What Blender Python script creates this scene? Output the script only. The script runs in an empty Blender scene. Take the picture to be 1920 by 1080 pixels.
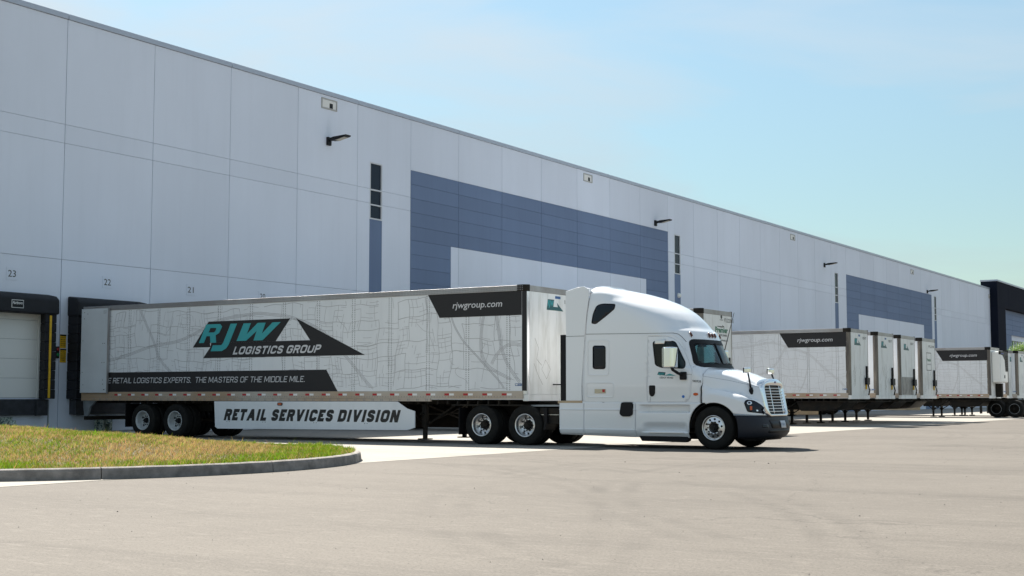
import bpy, bmesh, math, random
import numpy as np
from mathutils import Vector, Matrix
from mathutils.bvhtree import BVHTree
random.seed(7); rng = np.random.default_rng(7)
sc = bpy.context.scene; COL = sc.collection
PI = math.pi
# ------------------------------------------------------------------ camera
F_PX = 2540.0; PITCH = math.atan(203/F_PX); CH = 1.25
YAW = math.atan((2540-960)/F_PX*math.cos(PITCH))
cam = bpy.data.cameras.new('camera'); camo = bpy.data.objects.new('camera', cam); COL.objects.link(camo)
cam.lens = 36*F_PX/1920; cam.sensor_width = 36; cam.clip_end = 3000; cam.clip_start = .1
camo.location = (0,0,CH); camo.rotation_euler = (PI/2+PITCH, 0, YAW); sc.camera = camo
# ------------------------------------------------------------------ sky, sun, exposure
SUN = Vector((-.73,.44,1.0)).normalized()
SUN_EL = math.asin(SUN.z); SUN_ROT = math.atan2(SUN.x, SUN.y)
w = bpy.data.worlds.new('World'); sc.world = w; w.use_nodes = True
nt = w.node_tree; nt.nodes.clear()
def wn(t, **k):
    n = nt.nodes.new(t)
    for a,b in k.items(): setattr(n,a,b)
    return n
sky = wn('ShaderNodeTexSky', sky_type='NISHITA', sun_disc=False, sun_elevation=SUN_EL, sun_rotation=SUN_ROT,
         altitude=200, air_density=1.0, dust_density=.45, ozone_density=2.2)
bg = wn('ShaderNodeBackground'); bg.inputs[1].default_value = .067
tc = wn('ShaderNodeTexCoord'); mp = wn('ShaderNodeMapping'); mp.inputs['Scale'].default_value = (1.2,3.2,7.5); mp.inputs['Rotation'].default_value = (0,.12,.5)
nz = wn('ShaderNodeTexNoise'); nz.inputs['Scale'].default_value = 1.3; nz.inputs['Detail'].default_value = 7; nz.inputs['Roughness'].default_value = .52; nz.inputs['Distortion'].default_value=.5
rp = wn('ShaderNodeValToRGB'); rp.color_ramp.elements[0].position=.40; rp.color_ramp.elements[1].position=.68
rp.color_ramp.elements[1].color=(.80,.80,.80,1); rp.color_ramp.elements[0].color=(.08,.08,.08,1)
mx = wn('ShaderNodeMixRGB'); mx.inputs[2].default_value=(4.2,4.6,4.9,1)
hsv = wn('ShaderNodeMixRGB', blend_type='MULTIPLY'); hsv.inputs[0].default_value=1; hsv.inputs[2].default_value=(.88,.93,.78,1)
out = wn('ShaderNodeOutputWorld')
L = nt.links.new
L(tc.outputs['Generated'], mp.inputs[0]); L(mp.outputs[0], nz.inputs['Vector']); L(nz.outputs[0], rp.inputs[0])
L(sky.outputs[0], hsv.inputs[1]); L(hsv.outputs[0], mx.inputs[1]); L(rp.outputs[0], mx.inputs[0]); sp = wn('ShaderNodeSeparateXYZ'); hr = wn('ShaderNodeMapRange', interpolation_type='SMOOTHSTEP'); hr.inputs[1].default_value=-.02; hr.inputs[2].default_value=.34; hr.inputs[3].default_value=.62; hr.inputs[4].default_value=1.0
hz = wn('ShaderNodeVectorMath', operation='SCALE'); L(tc.outputs['Generated'], sp.inputs[0]); L(sp.outputs[2], hr.inputs[0]); L(mx.outputs[0], hz.inputs[0]); L(hr.outputs[0], hz.inputs['Scale']); L(hz.outputs[0], bg.inputs[0]); L(bg.outputs[0], out.inputs[0])
sl = bpy.data.lights.new('sun','SUN'); sl.energy = 5.0; sl.angle = math.radians(.53); sl.color = (1,.935,.84)
so = bpy.data.objects.new('sun', sl); COL.objects.link(so); so.rotation_euler = SUN.to_track_quat('Z','Y').to_euler()
so.location = (0,0,60)
sc.view_settings.view_transform = 'Standard'; sc.view_settings.look = 'None'
sc.view_settings.exposure = 1.42; sc.view_settings.gamma = 1
sc.cycles.max_bounces = 8; sc.cycles.glossy_bounces = 4; sc.cycles.transparent_max_bounces = 12

# ------------------------------------------------------------------ camera-calibrated measuring helpers
CAM = Vector((0,0,CH))
def ray(px, py):
    a=(px-960)/F_PX; b=(540-py)/F_PX
    fw=math.cos(PITCH)-b*math.sin(PITCH); up=math.sin(PITCH)+b*math.cos(PITCH)
    return Vector((-math.sin(YAW)*fw+math.cos(YAW)*a, math.cos(YAW)*fw+math.sin(YAW)*a, up))
def atY(px, py, Y): r=ray(px,py); return CAM+r*(Y/r.y)
def atX(px, py, X): r=ray(px,py); return CAM+r*(X/r.x)
def atZ(px, py, Z=0): r=ray(px,py); return CAM+r*((Z-CH)/r.z)

# ------------------------------------------------------------------ materials
MATS = {}
def mat(name, col, rough=.5, metal=0, spec=None, nscale=0, namt=0, bump=0, bscale=40, coat=0, col2=None, stretch=None, ramp=(.35,.65), emit=0, detail=5):
    """principled with optional large-scale mottling (col -> col2) and fine bump"""
    m = bpy.data.materials.new(name); m.use_nodes = True; t = m.node_tree; b = t.nodes['Principled BSDF']
    c = tuple(col)+(1,) if len(col)==3 else col
    b.inputs['Base Color'].default_value = c; b.inputs['Roughness'].default_value = rough; b.inputs['Metallic'].default_value = metal
    if coat: b.inputs['Coat Weight'].default_value = coat; b.inputs['Coat Roughness'].default_value=.04
    if spec is not None: b.inputs['Specular IOR Level'].default_value = spec
    if emit: b.inputs['Emission Color'].default_value = c; b.inputs['Emission Strength'].default_value = emit
    if nscale or bump:
        g = t.nodes.new('ShaderNodeNewGeometry'); mpn = t.nodes.new('ShaderNodeMapping'); t.links.new(g.outputs['Position'], mpn.inputs[0])
        if stretch: mpn.inputs['Scale'].default_value = stretch
    if nscale:
        n = t.nodes.new('ShaderNodeTexNoise'); n.inputs['Scale'].default_value = nscale; n.inputs['Detail'].default_value = detail; n.inputs['Roughness'].default_value=.6
        t.links.new(mpn.outputs[0], n.inputs['Vector'])
        r = t.nodes.new('ShaderNodeValToRGB'); r.color_ramp.elements[0].position=ramp[0]; r.color_ramp.elements[1].position=ramp[1]
        c2 = col2 if col2 else tuple(x*(1-namt) for x in col)
        r.color_ramp.elements[0].color = tuple(c2)+(1,); r.color_ramp.elements[1].color = c
        t.links.new(n.outputs[0], r.inputs[0]); t.links.new(r.outputs[0], b.inputs['Base Color'])
    if bump:
        n2 = t.nodes.new('ShaderNodeTexNoise'); n2.inputs['Scale'].default_value = bscale; n2.inputs['Detail'].default_value = 4
        t.links.new(g.outputs['Position'], n2.inputs['Vector'])
        bp = t.nodes.new('ShaderNodeBump'); bp.inputs['Strength'].default_value = bump; bp.inputs['Distance'].default_value=.01
        t.links.new(n2.outputs[0], bp.inputs['Height']); t.links.new(bp.outputs[0], b.inputs['Normal'])
    MATS[name] = m; return m
M_wall = mat('wall_paint', (.72,.77,.88), .75, nscale=.35, namt=.05, bump=.25, bscale=60, stretch=(1,1,.35))
M_wallblue = mat('blue_wall_paint', (.150,.212,.345), .75, nscale=.35, namt=.07, bump=.25, bscale=60, stretch=(1,1,.35))
M_navy = mat('dark_navy_paint', (.010,.013,.024), .9, spec=.1, nscale=.3, namt=.15)
M_core = mat('joint_sealant', (.30,.32,.38), .8)
M_cap = mat('coping_metal', (.42,.46,.54), .4, metal=.3)
M_white = mat('trailer_white', (.80,.82,.85), .33, nscale=1.1, namt=.06, stretch=(1,1,.4))
M_noseW = mat('scuffed_white', (.82,.83,.82), .42, nscale=2.2, col2=(.62,.62,.59), stretch=(1,1.6,.35), ramp=(.25,.50))
M_rail = mat('aluminium_rail', (.40,.40,.41), .38, metal=.55, nscale=1.5, col2=(.30,.28,.27), stretch=(.5,1,1))
M_railr = mat('road_stained_rail', (.50,.46,.41), .5, metal=.15, nscale=.55, col2=(.42,.30,.20), stretch=(.6,1,1), ramp=(.40,.66))
M_alu = mat('polished_aluminium', (.74,.74,.75), .30, metal=1)
M_chrome = mat('chrome', (.86,.87,.88), .06, metal=1)
M_gal = mat('galvanised', (.30,.33,.36), .5, metal=.5, nscale=4, namt=.3)
M_rivet = mat('rivet_grey', (.22,.22,.23), .4, metal=.3)
M_steelw = mat('white_steel_wheel', (.55,.57,.58), .35, nscale=5, namt=.25)
M_black = mat('black_vinyl', (.008,.008,.010), .45, spec=.25)
M_charcoal = mat('charcoal_graphic', (.026,.025,.027), .5, spec=.25)
M_chassis = mat('chassis_black', (.010,.010,.010), .7, spec=.2, nscale=3, col2=(.028,.022,.016))
M_rub = mat('tyre_rubber', (.010,.010,.010), .8, spec=.2, nscale=6, col2=(.017,.016,.014), bump=.3, bscale=90)
M_seal = mat('dock_seal_fabric', (.009,.010,.015), .75, nscale=3, namt=.35, bump=.6, bscale=9)
M_yellow = mat('safety_yellow', (.78,.47,.02), .5, nscale=4, namt=.25)
M_red = mat('reflector_red', (.42,.012,.02), .3)
M_rwhite = mat('reflector_white', (.80,.80,.80), .3)
M_teal = mat('teal_graphic', (.035,.36,.39), .4)
M_dteal = mat('dark_teal_graphic', (.01,.09,.10), .4)
M_blue = mat('blue_badge', (.02,.10,.28), .4)
M_green = mat('green_print', (.01,.16,.08), .4)
M_map = mat('map_line_grey', (.42,.42,.44), .45)
M_mapf = mat('faded_map_line_grey', (.58,.58,.59), .5)
M_ink = mat('black_ink', (.015,.015,.016), .4)
M_textw = mat('white_lettering', (.62,.62,.64), .4)
M_truck = mat('truck_white_paint', (.81,.83,.86), .28, coat=1.0)
M_trim = mat('bumper_plastic', (.016,.019,.028), .5, spec=.3, bump=.1, bscale=120)
M_gasket = mat('rubber_gasket', (.007,.007,.009), .55, spec=.25)
M_glassd = mat('dark_tinted_glass', (.005,.008,.016), .05, spec=.35)
M_int = mat('cab_interior', (.035,.037,.042), .8)
M_amber = mat('amber_lens', (.62,.10,.02), .2)
M_ambd = mat('clearance_lens', (.10,.03,.02), .2)
M_wood = mat('skirt_tan', (.46,.37,.25), .7, nscale=1.2, namt=.3)
M_postw = mat('weathered_post', (.24,.21,.175), .5, metal=.4, nscale=6, col2=(.09,.08,.075), stretch=(1,1,.12))
M_door = mat('door_white', (.80,.80,.77), .5)
M_kerb = mat('kerb_concrete', (.27,.25,.235), .9, nscale=5, namt=.45, bump=.8, bscale=70)
def glass(name, tint, rough=.02, fac=.75):
    m = bpy.data.materials.new(name); m.use_nodes=True; t=m.node_tree; t.nodes.clear()
    o=t.nodes.new('ShaderNodeOutputMaterial'); mixs=t.nodes.new('ShaderNodeMixShader'); tr=t.nodes.new('ShaderNodeBsdfTransparent'); gl=t.nodes.new('ShaderNodeBsdfGlossy'); fr=t.nodes.new('ShaderNodeFresnel')
    fr.inputs[0].default_value=1.5; tr.inputs[0].default_value=tint+(1,); gl.inputs['Roughness'].default_value=rough
    t.links.new(fr.outputs[0],mixs.inputs[0]); t.links.new(tr.outputs[0],mixs.inputs[1]); t.links.new(gl.outputs[0],mixs.inputs[2]); t.links.new(mixs.outputs[0],o.inputs[0])
    MATS[name]=m; return m
M_glass = glass('cab_glass', (.34,.56,.60))
M_winglass = mat('building_glass', (.008,.014,.028), .12, spec=.25)
M_offglass = mat('office_glass', (.10,.20,.22), .08, spec=.9)

def vary(m,amt):
    t=m.node_tree; b=t.nodes['Principled BSDF']; src=b.inputs['Base Color'].links[0].from_socket
    oi=t.nodes.new('ShaderNodeObjectInfo'); r=t.nodes.new('ShaderNodeMapRange'); r.inputs[3].default_value=1-amt; r.inputs[4].default_value=1.0
    t.links.new(oi.outputs['Random'],r.inputs[0]); mm=t.nodes.new('ShaderNodeVectorMath'); mm.operation='SCALE'
    t.links.new(src,mm.inputs[0]); t.links.new(r.outputs[0],mm.inputs['Scale']); t.links.new(mm.outputs[0],b.inputs['Base Color'])
def rain_streaks(m,amt):
    t=m.node_tree; b=t.nodes['Principled BSDF']; src=b.inputs['Base Color'].links[0].from_socket
    g=t.nodes.new('ShaderNodeNewGeometry'); mp=t.nodes.new('ShaderNodeMapping'); mp.inputs['Scale'].default_value=(1,1,.05); t.links.new(g.outputs['Position'],mp.inputs[0])
    n=t.nodes.new('ShaderNodeTexNoise'); n.inputs['Scale'].default_value=2.6; n.inputs['Detail'].default_value=6; n.inputs['Roughness'].default_value=.7; t.links.new(mp.outputs[0],n.inputs['Vector'])
    r=t.nodes.new('ShaderNodeMapRange'); r.inputs[1].default_value=.5; r.inputs[2].default_value=.75; r.inputs[3].default_value=1; r.inputs[4].default_value=1-amt; t.links.new(n.outputs[0],r.inputs[0])
    mm=t.nodes.new('ShaderNodeVectorMath'); mm.operation='SCALE'; t.links.new(src,mm.inputs[0]); t.links.new(r.outputs[0],mm.inputs['Scale']); t.links.new(mm.outputs[0],b.inputs['Base Color'])
rain_streaks(M_wall,.028); rain_streaks(M_wallblue,.08); rain_streaks(M_white,.06)
vary(M_wall,.06); vary(M_wallblue,.10); vary(M_white,.03)
# ground materials
def ground_mat(name, base, dark, light, streak, tint2):
    m = bpy.data.materials.new(name); m.use_nodes=True; t=m.node_tree; b=t.nodes['Principled BSDF']; b.inputs['Roughness'].default_value=.88; b.inputs['Specular IOR Level'].default_value=.3
    N=t.nodes.new; K=t.links.new
    g=N('ShaderNodeNewGeometry')
    def noise(sc_, det, stretch=(1,1,1), rough=.6):
        mp=N('ShaderNodeMapping'); mp.inputs['Scale'].default_value=stretch; K(g.outputs['Position'],mp.inputs[0])
        n=N('ShaderNodeTexNoise'); n.inputs['Scale'].default_value=sc_; n.inputs['Detail'].default_value=det; n.inputs['Roughness'].default_value=rough; K(mp.outputs[0],n.inputs['Vector']); return n
    def mixc(fac_out, a, bcol, lo, hi, k=1.0):
        r=N('ShaderNodeMapRange'); r.inputs[1].default_value=lo; r.inputs[2].default_value=hi; r.inputs[4].default_value=k; K(fac_out,r.inputs[0])
        mm=N('ShaderNodeMixRGB'); K(r.outputs[0],mm.inputs[0])
        if isinstance(a,tuple): mm.inputs[1].default_value=a+(1,)
        else: K(a,mm.inputs[1])
        mm.inputs[2].default_value=bcol+(1,); return mm.outputs[0]
    c=mixc(noise(.16,4).outputs[0], base, tint2, .35,.65)
    c=mixc(noise(1.0,6,streak).outputs[0], c, dark, .50,.72,.34)
    c=mixc(noise(.55,7,(.06,1.6,1),.7).outputs[0], c, dark, .56,.66,.30)
    c=mixc(noise(2.2,5).outputs[0], c, dark, .60,.74,.35)
    c=mixc(noise(9,5,(.35,1.2,1),.7).outputs[0], c, light, .52,.72,.45)
    c=mixc(noise(34,3).outputs[0], c, dark, .50,.70,.75)
    # hairline cracks
    wq=N('ShaderNodeTexVoronoi'); wq.feature='DISTANCE_TO_EDGE'; wq.inputs['Scale'].default_value=.11; nd=noise(.9,5); ad=N('ShaderNodeVectorMath'); ad.operation='MULTIPLY_ADD'; ad.inputs[1].default_value=(1.6,1.6,0); K(nd.outputs['Color'],ad.inputs[0]); K(g.outputs['Position'],ad.inputs[2]); K(ad.outputs[0],wq.inputs['Vector'])
    r_=N('ShaderNodeMapRange'); r_.inputs[1].default_value=.0; r_.inputs[2].default_value=.0016; r_.inputs[3].default_value=.5; r_.inputs[4].default_value=0; K(wq.outputs['Distance'],r_.inputs[0]); mk=N('ShaderNodeMixRGB'); K(r_.outputs[0],mk.inputs[0]); K(c,mk.inputs[1]); mk.inputs[2].default_value=tuple(x*.55 for x in dark)+(1,); c=mk.outputs[0]
    c=mixc(noise(60,2).outputs[0], c, light, .55,.75,.6)
    # tyre tracks: worn arcs where trucks swing in and out of the docks, broken up by noise
    brk=noise(.5,5,(1,1,1),.7)
    def track(cx,cy,r,wd,k):
        nonlocal c
        sb=N('ShaderNodeVectorMath'); sb.operation='SUBTRACT'; sb.inputs[1].default_value=(cx,cy,0); K(g.outputs['Position'],sb.inputs[0])
        ln=N('ShaderNodeVectorMath'); ln.operation='LENGTH'; K(sb.outputs[0],ln.inputs[0])
        m1=N('ShaderNodeMath'); m1.operation='SUBTRACT'; K(ln.outputs['Value'],m1.inputs[0]); m1.inputs[1].default_value=r
        m2=N('ShaderNodeMath'); m2.operation='ABSOLUTE'; K(m1.outputs[0],m2.inputs[0])
        r1=N('ShaderNodeMapRange'); r1.inputs[1].default_value=wd; r1.inputs[2].default_value=wd*.35; r1.inputs[3].default_value=0; r1.inputs[4].default_value=k; K(m2.outputs[0],r1.inputs[0])
        r2=N('ShaderNodeMapRange'); r2.inputs[1].default_value=.42; r2.inputs[2].default_value=.62; K(brk.outputs[0],r2.inputs[0])
        m3=N('ShaderNodeMath'); m3.operation='MULTIPLY'; K(r1.outputs[0],m3.inputs[0]); K(r2.outputs[0],m3.inputs[1])
        mm=N('ShaderNodeMixRGB'); K(m3.outputs[0],mm.inputs[0]); K(c,mm.inputs[1]); mm.inputs[2].default_value=tuple(x*.72 for x in dark)+(1,); c=mm.outputs[0]
    for cx,cy,r in ((-26,2,22),(-8,52,27),(8,24,18),(-30,40,19.5)):
        for dr in (0,.42,2.0,2.42): track(cx,cy,r+dr,.17,.24)
    # oil drips
    vo=N('ShaderNodeTexVoronoi'); vo.inputs['Scale'].default_value=.38; K(g.outputs['Position'],vo.inputs['Vector'])
    ro=N('ShaderNodeMapRange'); ro.inputs[1].default_value=.05; ro.inputs[2].default_value=.015; ro.inputs[3].default_value=0; ro.inputs[4].default_value=.6; K(vo.outputs['Distance'],ro.inputs[0])
    mo=N('ShaderNodeMixRGB'); K(ro.outputs[0],mo.inputs[0]); K(c,mo.inputs[1]); mo.inputs[2].default_value=tuple(x*.5 for x in dark)+(1,); c=mo.outputs[0]
    K(c,b.inputs['Base Color'])
    n2=noise(55,4); bp=N('ShaderNodeBump'); bp.inputs['Strength'].default_value=.55; bp.inputs['Distance'].default_value=.006
    K(n2.outputs[0],bp.inputs['Height']); K(bp.outputs[0],b.inputs['Normal']); MATS[name]=m; return m
M_asphalt = ground_mat('asphalt', (.124,.112,.098), (.056,.050,.044), (.205,.187,.165), (.10,.9,1), (.099,.089,.078))
M_apron = ground_mat('apron_concrete', (.29,.275,.25), (.20,.187,.167), (.37,.352,.322), (.12,.8,1), (.255,.24,.217))

# ------------------------------------------------------------------ mesh helpers
class MB:
    def __init__(s): s.v=[]; s.f=[]
    def add(s, vs, fs):
        o=len(s.v); s.v+= [tuple(v) for v in vs]; s.f+=[tuple(i+o for i in f) for f in fs]; return s
    def box(s, x0,x1,y0,y1,z0,z1):
        x0,x1=sorted((x0,x1)); y0,y1=sorted((y0,y1)); z0,z1=sorted((z0,z1))
        return s.add([(x0,y0,z0),(x1,y0,z0),(x1,y1,z0),(x0,y1,z0),(x0,y0,z1),(x1,y0,z1),(x1,y1,z1),(x0,y1,z1)],
                     [(0,3,2,1),(4,5,6,7),(0,1,5,4),(1,2,6,5),(2,3,7,6),(3,0,4,7)])
    def prism(s, poly, axis, a, b):
        """poly in the two other axes (xz for 'y', yz for 'x', xy for 'z')"""
        n=len(poly)
        def P(p,t): return {'y':(p[0],t,p[1]),'x':(t,p[0],p[1]),'z':(p[0],p[1],t)}[axis]
        vs=[P(p,a) for p in poly]+[P(p,b) for p in poly]
        fs=[tuple(range(n)), tuple(range(2*n-1,n-1,-1))]+[(i,i+n,(i+1)%n+n,(i+1)%n) for i in range(n)]
        return s.add(vs,fs)
    def tube(s, pts, r, n=8, cap=True):
        pts=[Vector(p) for p in pts]; R=r if isinstance(r,(list,tuple)) else [r]*len(pts); rings=[]; up=None
        for i,p in enumerate(pts):
            d=((pts[min(i+1,len(pts)-1)]-pts[max(i-1,0)])).normalized()
            if up is None or abs(up.dot(d))>.98: up=Vector((0,0,1)) if abs(d.z)<.9 else Vector((1,0,0))
            u=d.cross(up).normalized(); v=u.cross(d)
            rings.append([p+(u*math.cos(a)+v*math.sin(a))*R[i] for a in [2*PI*k/n for k in range(n)]])
        vs=[q for rg in rings for q in rg]; fs=[]
        for i in range(len(pts)-1):
            for k in range(n): fs.append((i*n+k,i*n+(k+1)%n,(i+1)*n+(k+1)%n,(i+1)*n+k))
        if cap: fs.append(tuple(range(n))[::-1]); fs.append(tuple(range((len(pts)-1)*n,len(pts)*n)))
        return s.add(vs,fs)
    def lathe(s, prof, axis='y', c=(0,0,0), n=48, closed=False):
        """prof: list of (radius, axial)"""
        vs=[]
        for r,t in prof:
            for k in range(n):
                a=2*PI*k/n; q={'y':(r*math.cos(a),t,r*math.sin(a)),'x':(t,r*math.cos(a),r*math.sin(a)),'z':(r*math.cos(a),r*math.sin(a),t)}[axis]
                vs.append((q[0]+c[0],q[1]+c[1],q[2]+c[2]))
        m=len(prof); fs=[]
        for i in range(m if closed else m-1):
            j=(i+1)%m
            for k in range(n): fs.append((i*n+k,i*n+(k+1)%n,j*n+(k+1)%n,j*n+k))
        return s.add(vs,fs)
    def grid(s, rows, close_u=False):
        n=len(rows[0]); vs=[p for r in rows for p in r]; fs=[]
        for i in range(len(rows)-1):
            for k in range(n if close_u else n-1): fs.append((i*n+k,i*n+(k+1)%n,(i+1)*n+(k+1)%n,(i+1)*n+k))
        return s.add(vs,fs)
    def mesh(s, name):
        m=bpy.data.meshes.new(name); m.from_pydata(s.v,[],s.f); m.validate(); m.update()
        b=bmesh.new(); b.from_mesh(m); bmesh.ops.recalc_face_normals(b, faces=b.faces); b.to_mesh(m); b.free(); return m
    def build(s, name, material, parent=None, smooth=False, bevel=0, solid=0, seg=2, origin=None):
        if origin is not None: o_=Vector(origin); s.v=[tuple(Vector(v)-o_) for v in s.v]
        m=s.mesh(name); return link(m,name,material,parent,smooth,bevel,solid,seg)
def link(m, name, material, parent=None, smooth=False, bevel=0, solid=0, seg=2):
    if material is not None and not m.materials: m.materials.append(material)
    if smooth: m.polygons.foreach_set('use_smooth',[True]*len(m.polygons)); m.update()
    o=bpy.data.objects.new(name,m); COL.objects.link(o); o.parent=parent
    if solid: md=o.modifiers.new('solid','SOLIDIFY'); md.thickness=solid; md.offset=-1
    if bevel:
        md=o.modifiers.new('bevel','BEVEL'); md.width=bevel; md.segments=seg; md.limit_method='ANGLE'; md.angle_limit=math.radians(40)
        m.polygons.foreach_set('use_smooth',[True]*len(m.polygons)); md.harden_normals=True
    return o
def thing(name, label, cat, loc, rz=0, group=None):
    o=bpy.data.objects.new(name,None); COL.objects.link(o); o.location=loc; o.rotation_euler=(0,0,rz); o.empty_display_size=.3
    o['label']=label; o['category']=cat
    if group: o['group']=group
    return o
def pempty(name, parent, loc=(0,0,0)):
    o=bpy.data.objects.new(name,None); COL.objects.link(o); o.parent=parent; o.location=loc; o.empty_display_size=.2; return o
def copy_obj(o, parent, loc=None):
    c=o.copy(); COL.objects.link(c); c.parent=parent
    if loc is not None: c.location=loc
    return c
KIDS={}
def kids(o): return [c for c in bpy.data.objects if c.parent==o]
def copy_tree(o, parent=None, skip=(), loc=None):
    c=o.copy(); COL.objects.link(c); c.parent=parent
    if loc is not None: c.location=loc
    for ch in kids(o):
        if ch.name.split('.')[0] not in skip: copy_tree(ch,c,skip)
    return c
def tag(o,label,cat,group=None):
    o['label']=label; o['category']=cat
    if group:o['group']=group
    return o

GLY={
'A':(.78,[('d',.0,0,.5,1),('d',1,0,.5,1),('s',[(.2,.30),(.8,.30)])]),
'C':(.66,[('c',[(1,.70),(.97,.88),(.80,.985),(.5,1),(.2,.985),(.03,.88),(0,.70),(0,.3),(.03,.12),(.2,.015),(.5,0),(.80,.015),(.97,.12),(1,.30)])]),
'D':(.68,[('s',[(0,-.0),(0,1)]),('c',[(0,1),(.45,1),(.8,.975),(.97,.85),(1,.65),(1,.35),(.97,.15),(.8,.025),(.45,0),(0,0)])]),
'E':(.56,[('s',[(0,0),(0,1)]),('s',[(0,1),(1,1)]),('s',[(0,.51),(.9,.51)]),('s',[(0,0),(1,0)])]),
'F':(.54,[('s',[(0,0),(0,1)]),('s',[(0,1),(1,1)]),('s',[(0,.5),(.85,.5)])]),
'G':(.68,[('c',[(1,.72),(.97,.88),(.80,.985),(.5,1),(.2,.985),(.03,.88),(0,.70),(0,.3),(.03,.12),(.2,.015),(.5,0),(.80,.015),(.97,.12),(1,.30)]),('s',[(1,.22),(1,.47)]),('s',[(.58,.47),(1,.47)])]),
'H':(.68,[('s',[(0,0),(0,1)]),('s',[(1,0),(1,1)]),('s',[(0,.5),(1,.5)])]),
'I':(0,[('s',[(.5,0),(.5,1)])]),
'L':(.54,[('s',[(0,1),(0,0)]),('s',[(0,0),(1,0)])]),
'M':(.84,[('s',[(0,0),(0,1)]),('s',[(1,0),(1,1)]),('d',.5,.12,.04,1),('d',.5,.12,.96,1)]),
'N':(.70,[('s',[(0,0),(0,1)]),('s',[(1,0),(1,1)]),('d',.97,0,.03,1)]),
'O':(.70,[('o',[(.5,1),(.2,.985),(.03,.88),(0,.70),(0,.3),(.03,.12),(.2,.015),(.5,0),(.8,.015),(.97,.12),(1,.3),(1,.7),(.97,.88),(.8,.985)])]),
'P':(.62,[('s',[(0,0),(0,1)]),('c',[(0,1),(.55,1),(.85,.97),(1,.85),(1,.62),(.85,.50),(.55,.46),(0,.46)])]),
'R':(.66,[('s',[(0,0),(0,1)]),('c',[(0,1),(.55,1),(.85,.97),(.98,.87),(.98,.64),(.85,.53),(.55,.49),(0,.49)]),('d',1,0,.60,.52)]),
'S':(.64,[('c',[(.97,.73),(.93,.90),(.75,.99),(.5,1),(.2,.985),(.03,.88),(.02,.70),(.15,.58),(.5,.51),(.85,.42),(.98,.29),(.97,.12),(.8,.015),(.5,0),(.22,.01),(.06,.10),(.02,.26)])]),
'T':(.62,[('s',[(0,1),(1,1)]),('s',[(.5,0),(.5,1)])]),
'U':(.68,[('c',[(0,1),(0,.3),(.04,.12),(.2,.015),(.5,0),(.8,.015),(.96,.12),(1,.3),(1,1)])]),
'V':(.74,[('d',.5,0,0,1),('d',.5,0,1,1)]),
'X':(.74,[('d',0,0,1,1),('d',1,0,0,1)]),
'.':(-1,[])}
def stroke_text(name,s,material,parent,face,u0,u1,zb,cap,off,shear=0,weight=.15):
    t=weight; x=0; items=[]
    for ch in s:
        if ch==' ': x+=.34; continue
        wd,st=GLY[ch]; W=t if wd<=0 else wd
        items.append((ch,x,W)); x+=W+.10+t*.10
    tot=x-(.10+t*.10); sx=((u1-u0)-shear*cap)/(tot*cap)
    m=MB(); cnt=0; ax,pv=face
    def put(poly_pairs,quads):
        nonlocal cnt
        o_=off+.00012*(cnt%9); cnt+=1
        vs=[]
        for a,b in poly_pairs:
            X=u0+a*cap*sx+shear*b*cap; Z=zb+b*cap
            vs.append((X,pv-o_,Z) if ax=='y' else (pv+o_,X,Z))
        m.add(vs,quads)
    th=t/ max(sx,.01)*min(sx,1) if False else t
    for ch,x0,W in items:
        if ch=='.': put([(x0,0),(x0+t,0),(x0+t,t),(x0,t)],[(0,1,2,3)]); continue
        hx=t/sx; 
        T=lambda u,v:(x0+ (hx*.5+u*(W-hx) if W>hx else W*.5), t*.5+v*(1-t))
        for it in GLY[ch][1]:
            if it[0]=='d':
                _,ua,va,ub,vb=it; lo=0 if va<.06 else t*.5+va*(1-t); hi=1 if vb>.9 else t*.5+vb*(1-t)
                xa=x0+hx*.5+ua*(W-hx); xb=x0+hx*.5+ub*(W-hx); dx=(xb-xa)*sx; l=math.hypot(dx,hi-lo); hw=hx*.5*min(l/(hi-lo),1.25)
                put([(xa-hw,lo),(xa+hw,lo),(xb+hw,hi),(xb-hw,hi)],[(0,1,2,3)]); continue
            pts=[T(*p) for p in it[1]]
            if it[0] in 'co':
                o_=[]; n=len(pts); cl=it[0]=='o'
                for i in range(n if cl else n-1):
                    g_=lambda j: pts[j%n] if cl else pts[min(max(j,0),n-1)]
                    p0,p1,p2,p3=g_(i-1),g_(i),g_(i+1),g_(i+2)
                    for k in range(3):
                        q=k/3; o_.append(tuple(.5*((2*p1[j])+(-p0[j]+p2[j])*q+(2*p0[j]-5*p1[j]+4*p2[j]-p3[j])*q*q+(-p0[j]+3*p1[j]-3*p2[j]+p3[j])*q**3) for j in (0,1)))
                if not cl: o_.append(pts[-1])
                pts=o_
            else:
                (ax_,ay_),(bx_,by_)=pts
                if ax_==bx_: d_=t*.5*(1 if by_>ay_ else -1); 
                if ax_==bx_:
                    if it[1][0][1] in (0,1): ay_-=d_
                    if it[1][1][1] in (0,1): by_+=d_
                elif it[1][0][0]==0: ax_-=hx*.5
                if ax_!=bx_ and it[1][1][0]==1: bx_+=hx*.5
                pts=[(ax_,ay_),(bx_,by_)]
            n=len(pts); cl=it[0]=='o'; V=[]
            for i in range(n):
                a=pts[(i-1)%n] if (i>0 or cl) else pts[i]; b=pts[(i+1)%n] if (i<n-1 or cl) else pts[i]
                dx,dy=(b[0]-a[0])*sx,b[1]-a[1]; l=math.hypot(dx,dy) or 1; nx,ny=-dy/l*t*.5,dx/l*t*.5
                V+=[(pts[i][0]+nx/sx,pts[i][1]+ny),(pts[i][0]-nx/sx,pts[i][1]-ny)]
            put(V,[(2*i,2*i+1,2*((i+1)%n)+1,2*((i+1)%n)) for i in range(n if cl else n-1)])
    me=bpy.data.meshes.new(name); me.from_pydata(m.v,[],m.f); me.update(); return link(me,name,material,parent)
_txt={}
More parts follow.
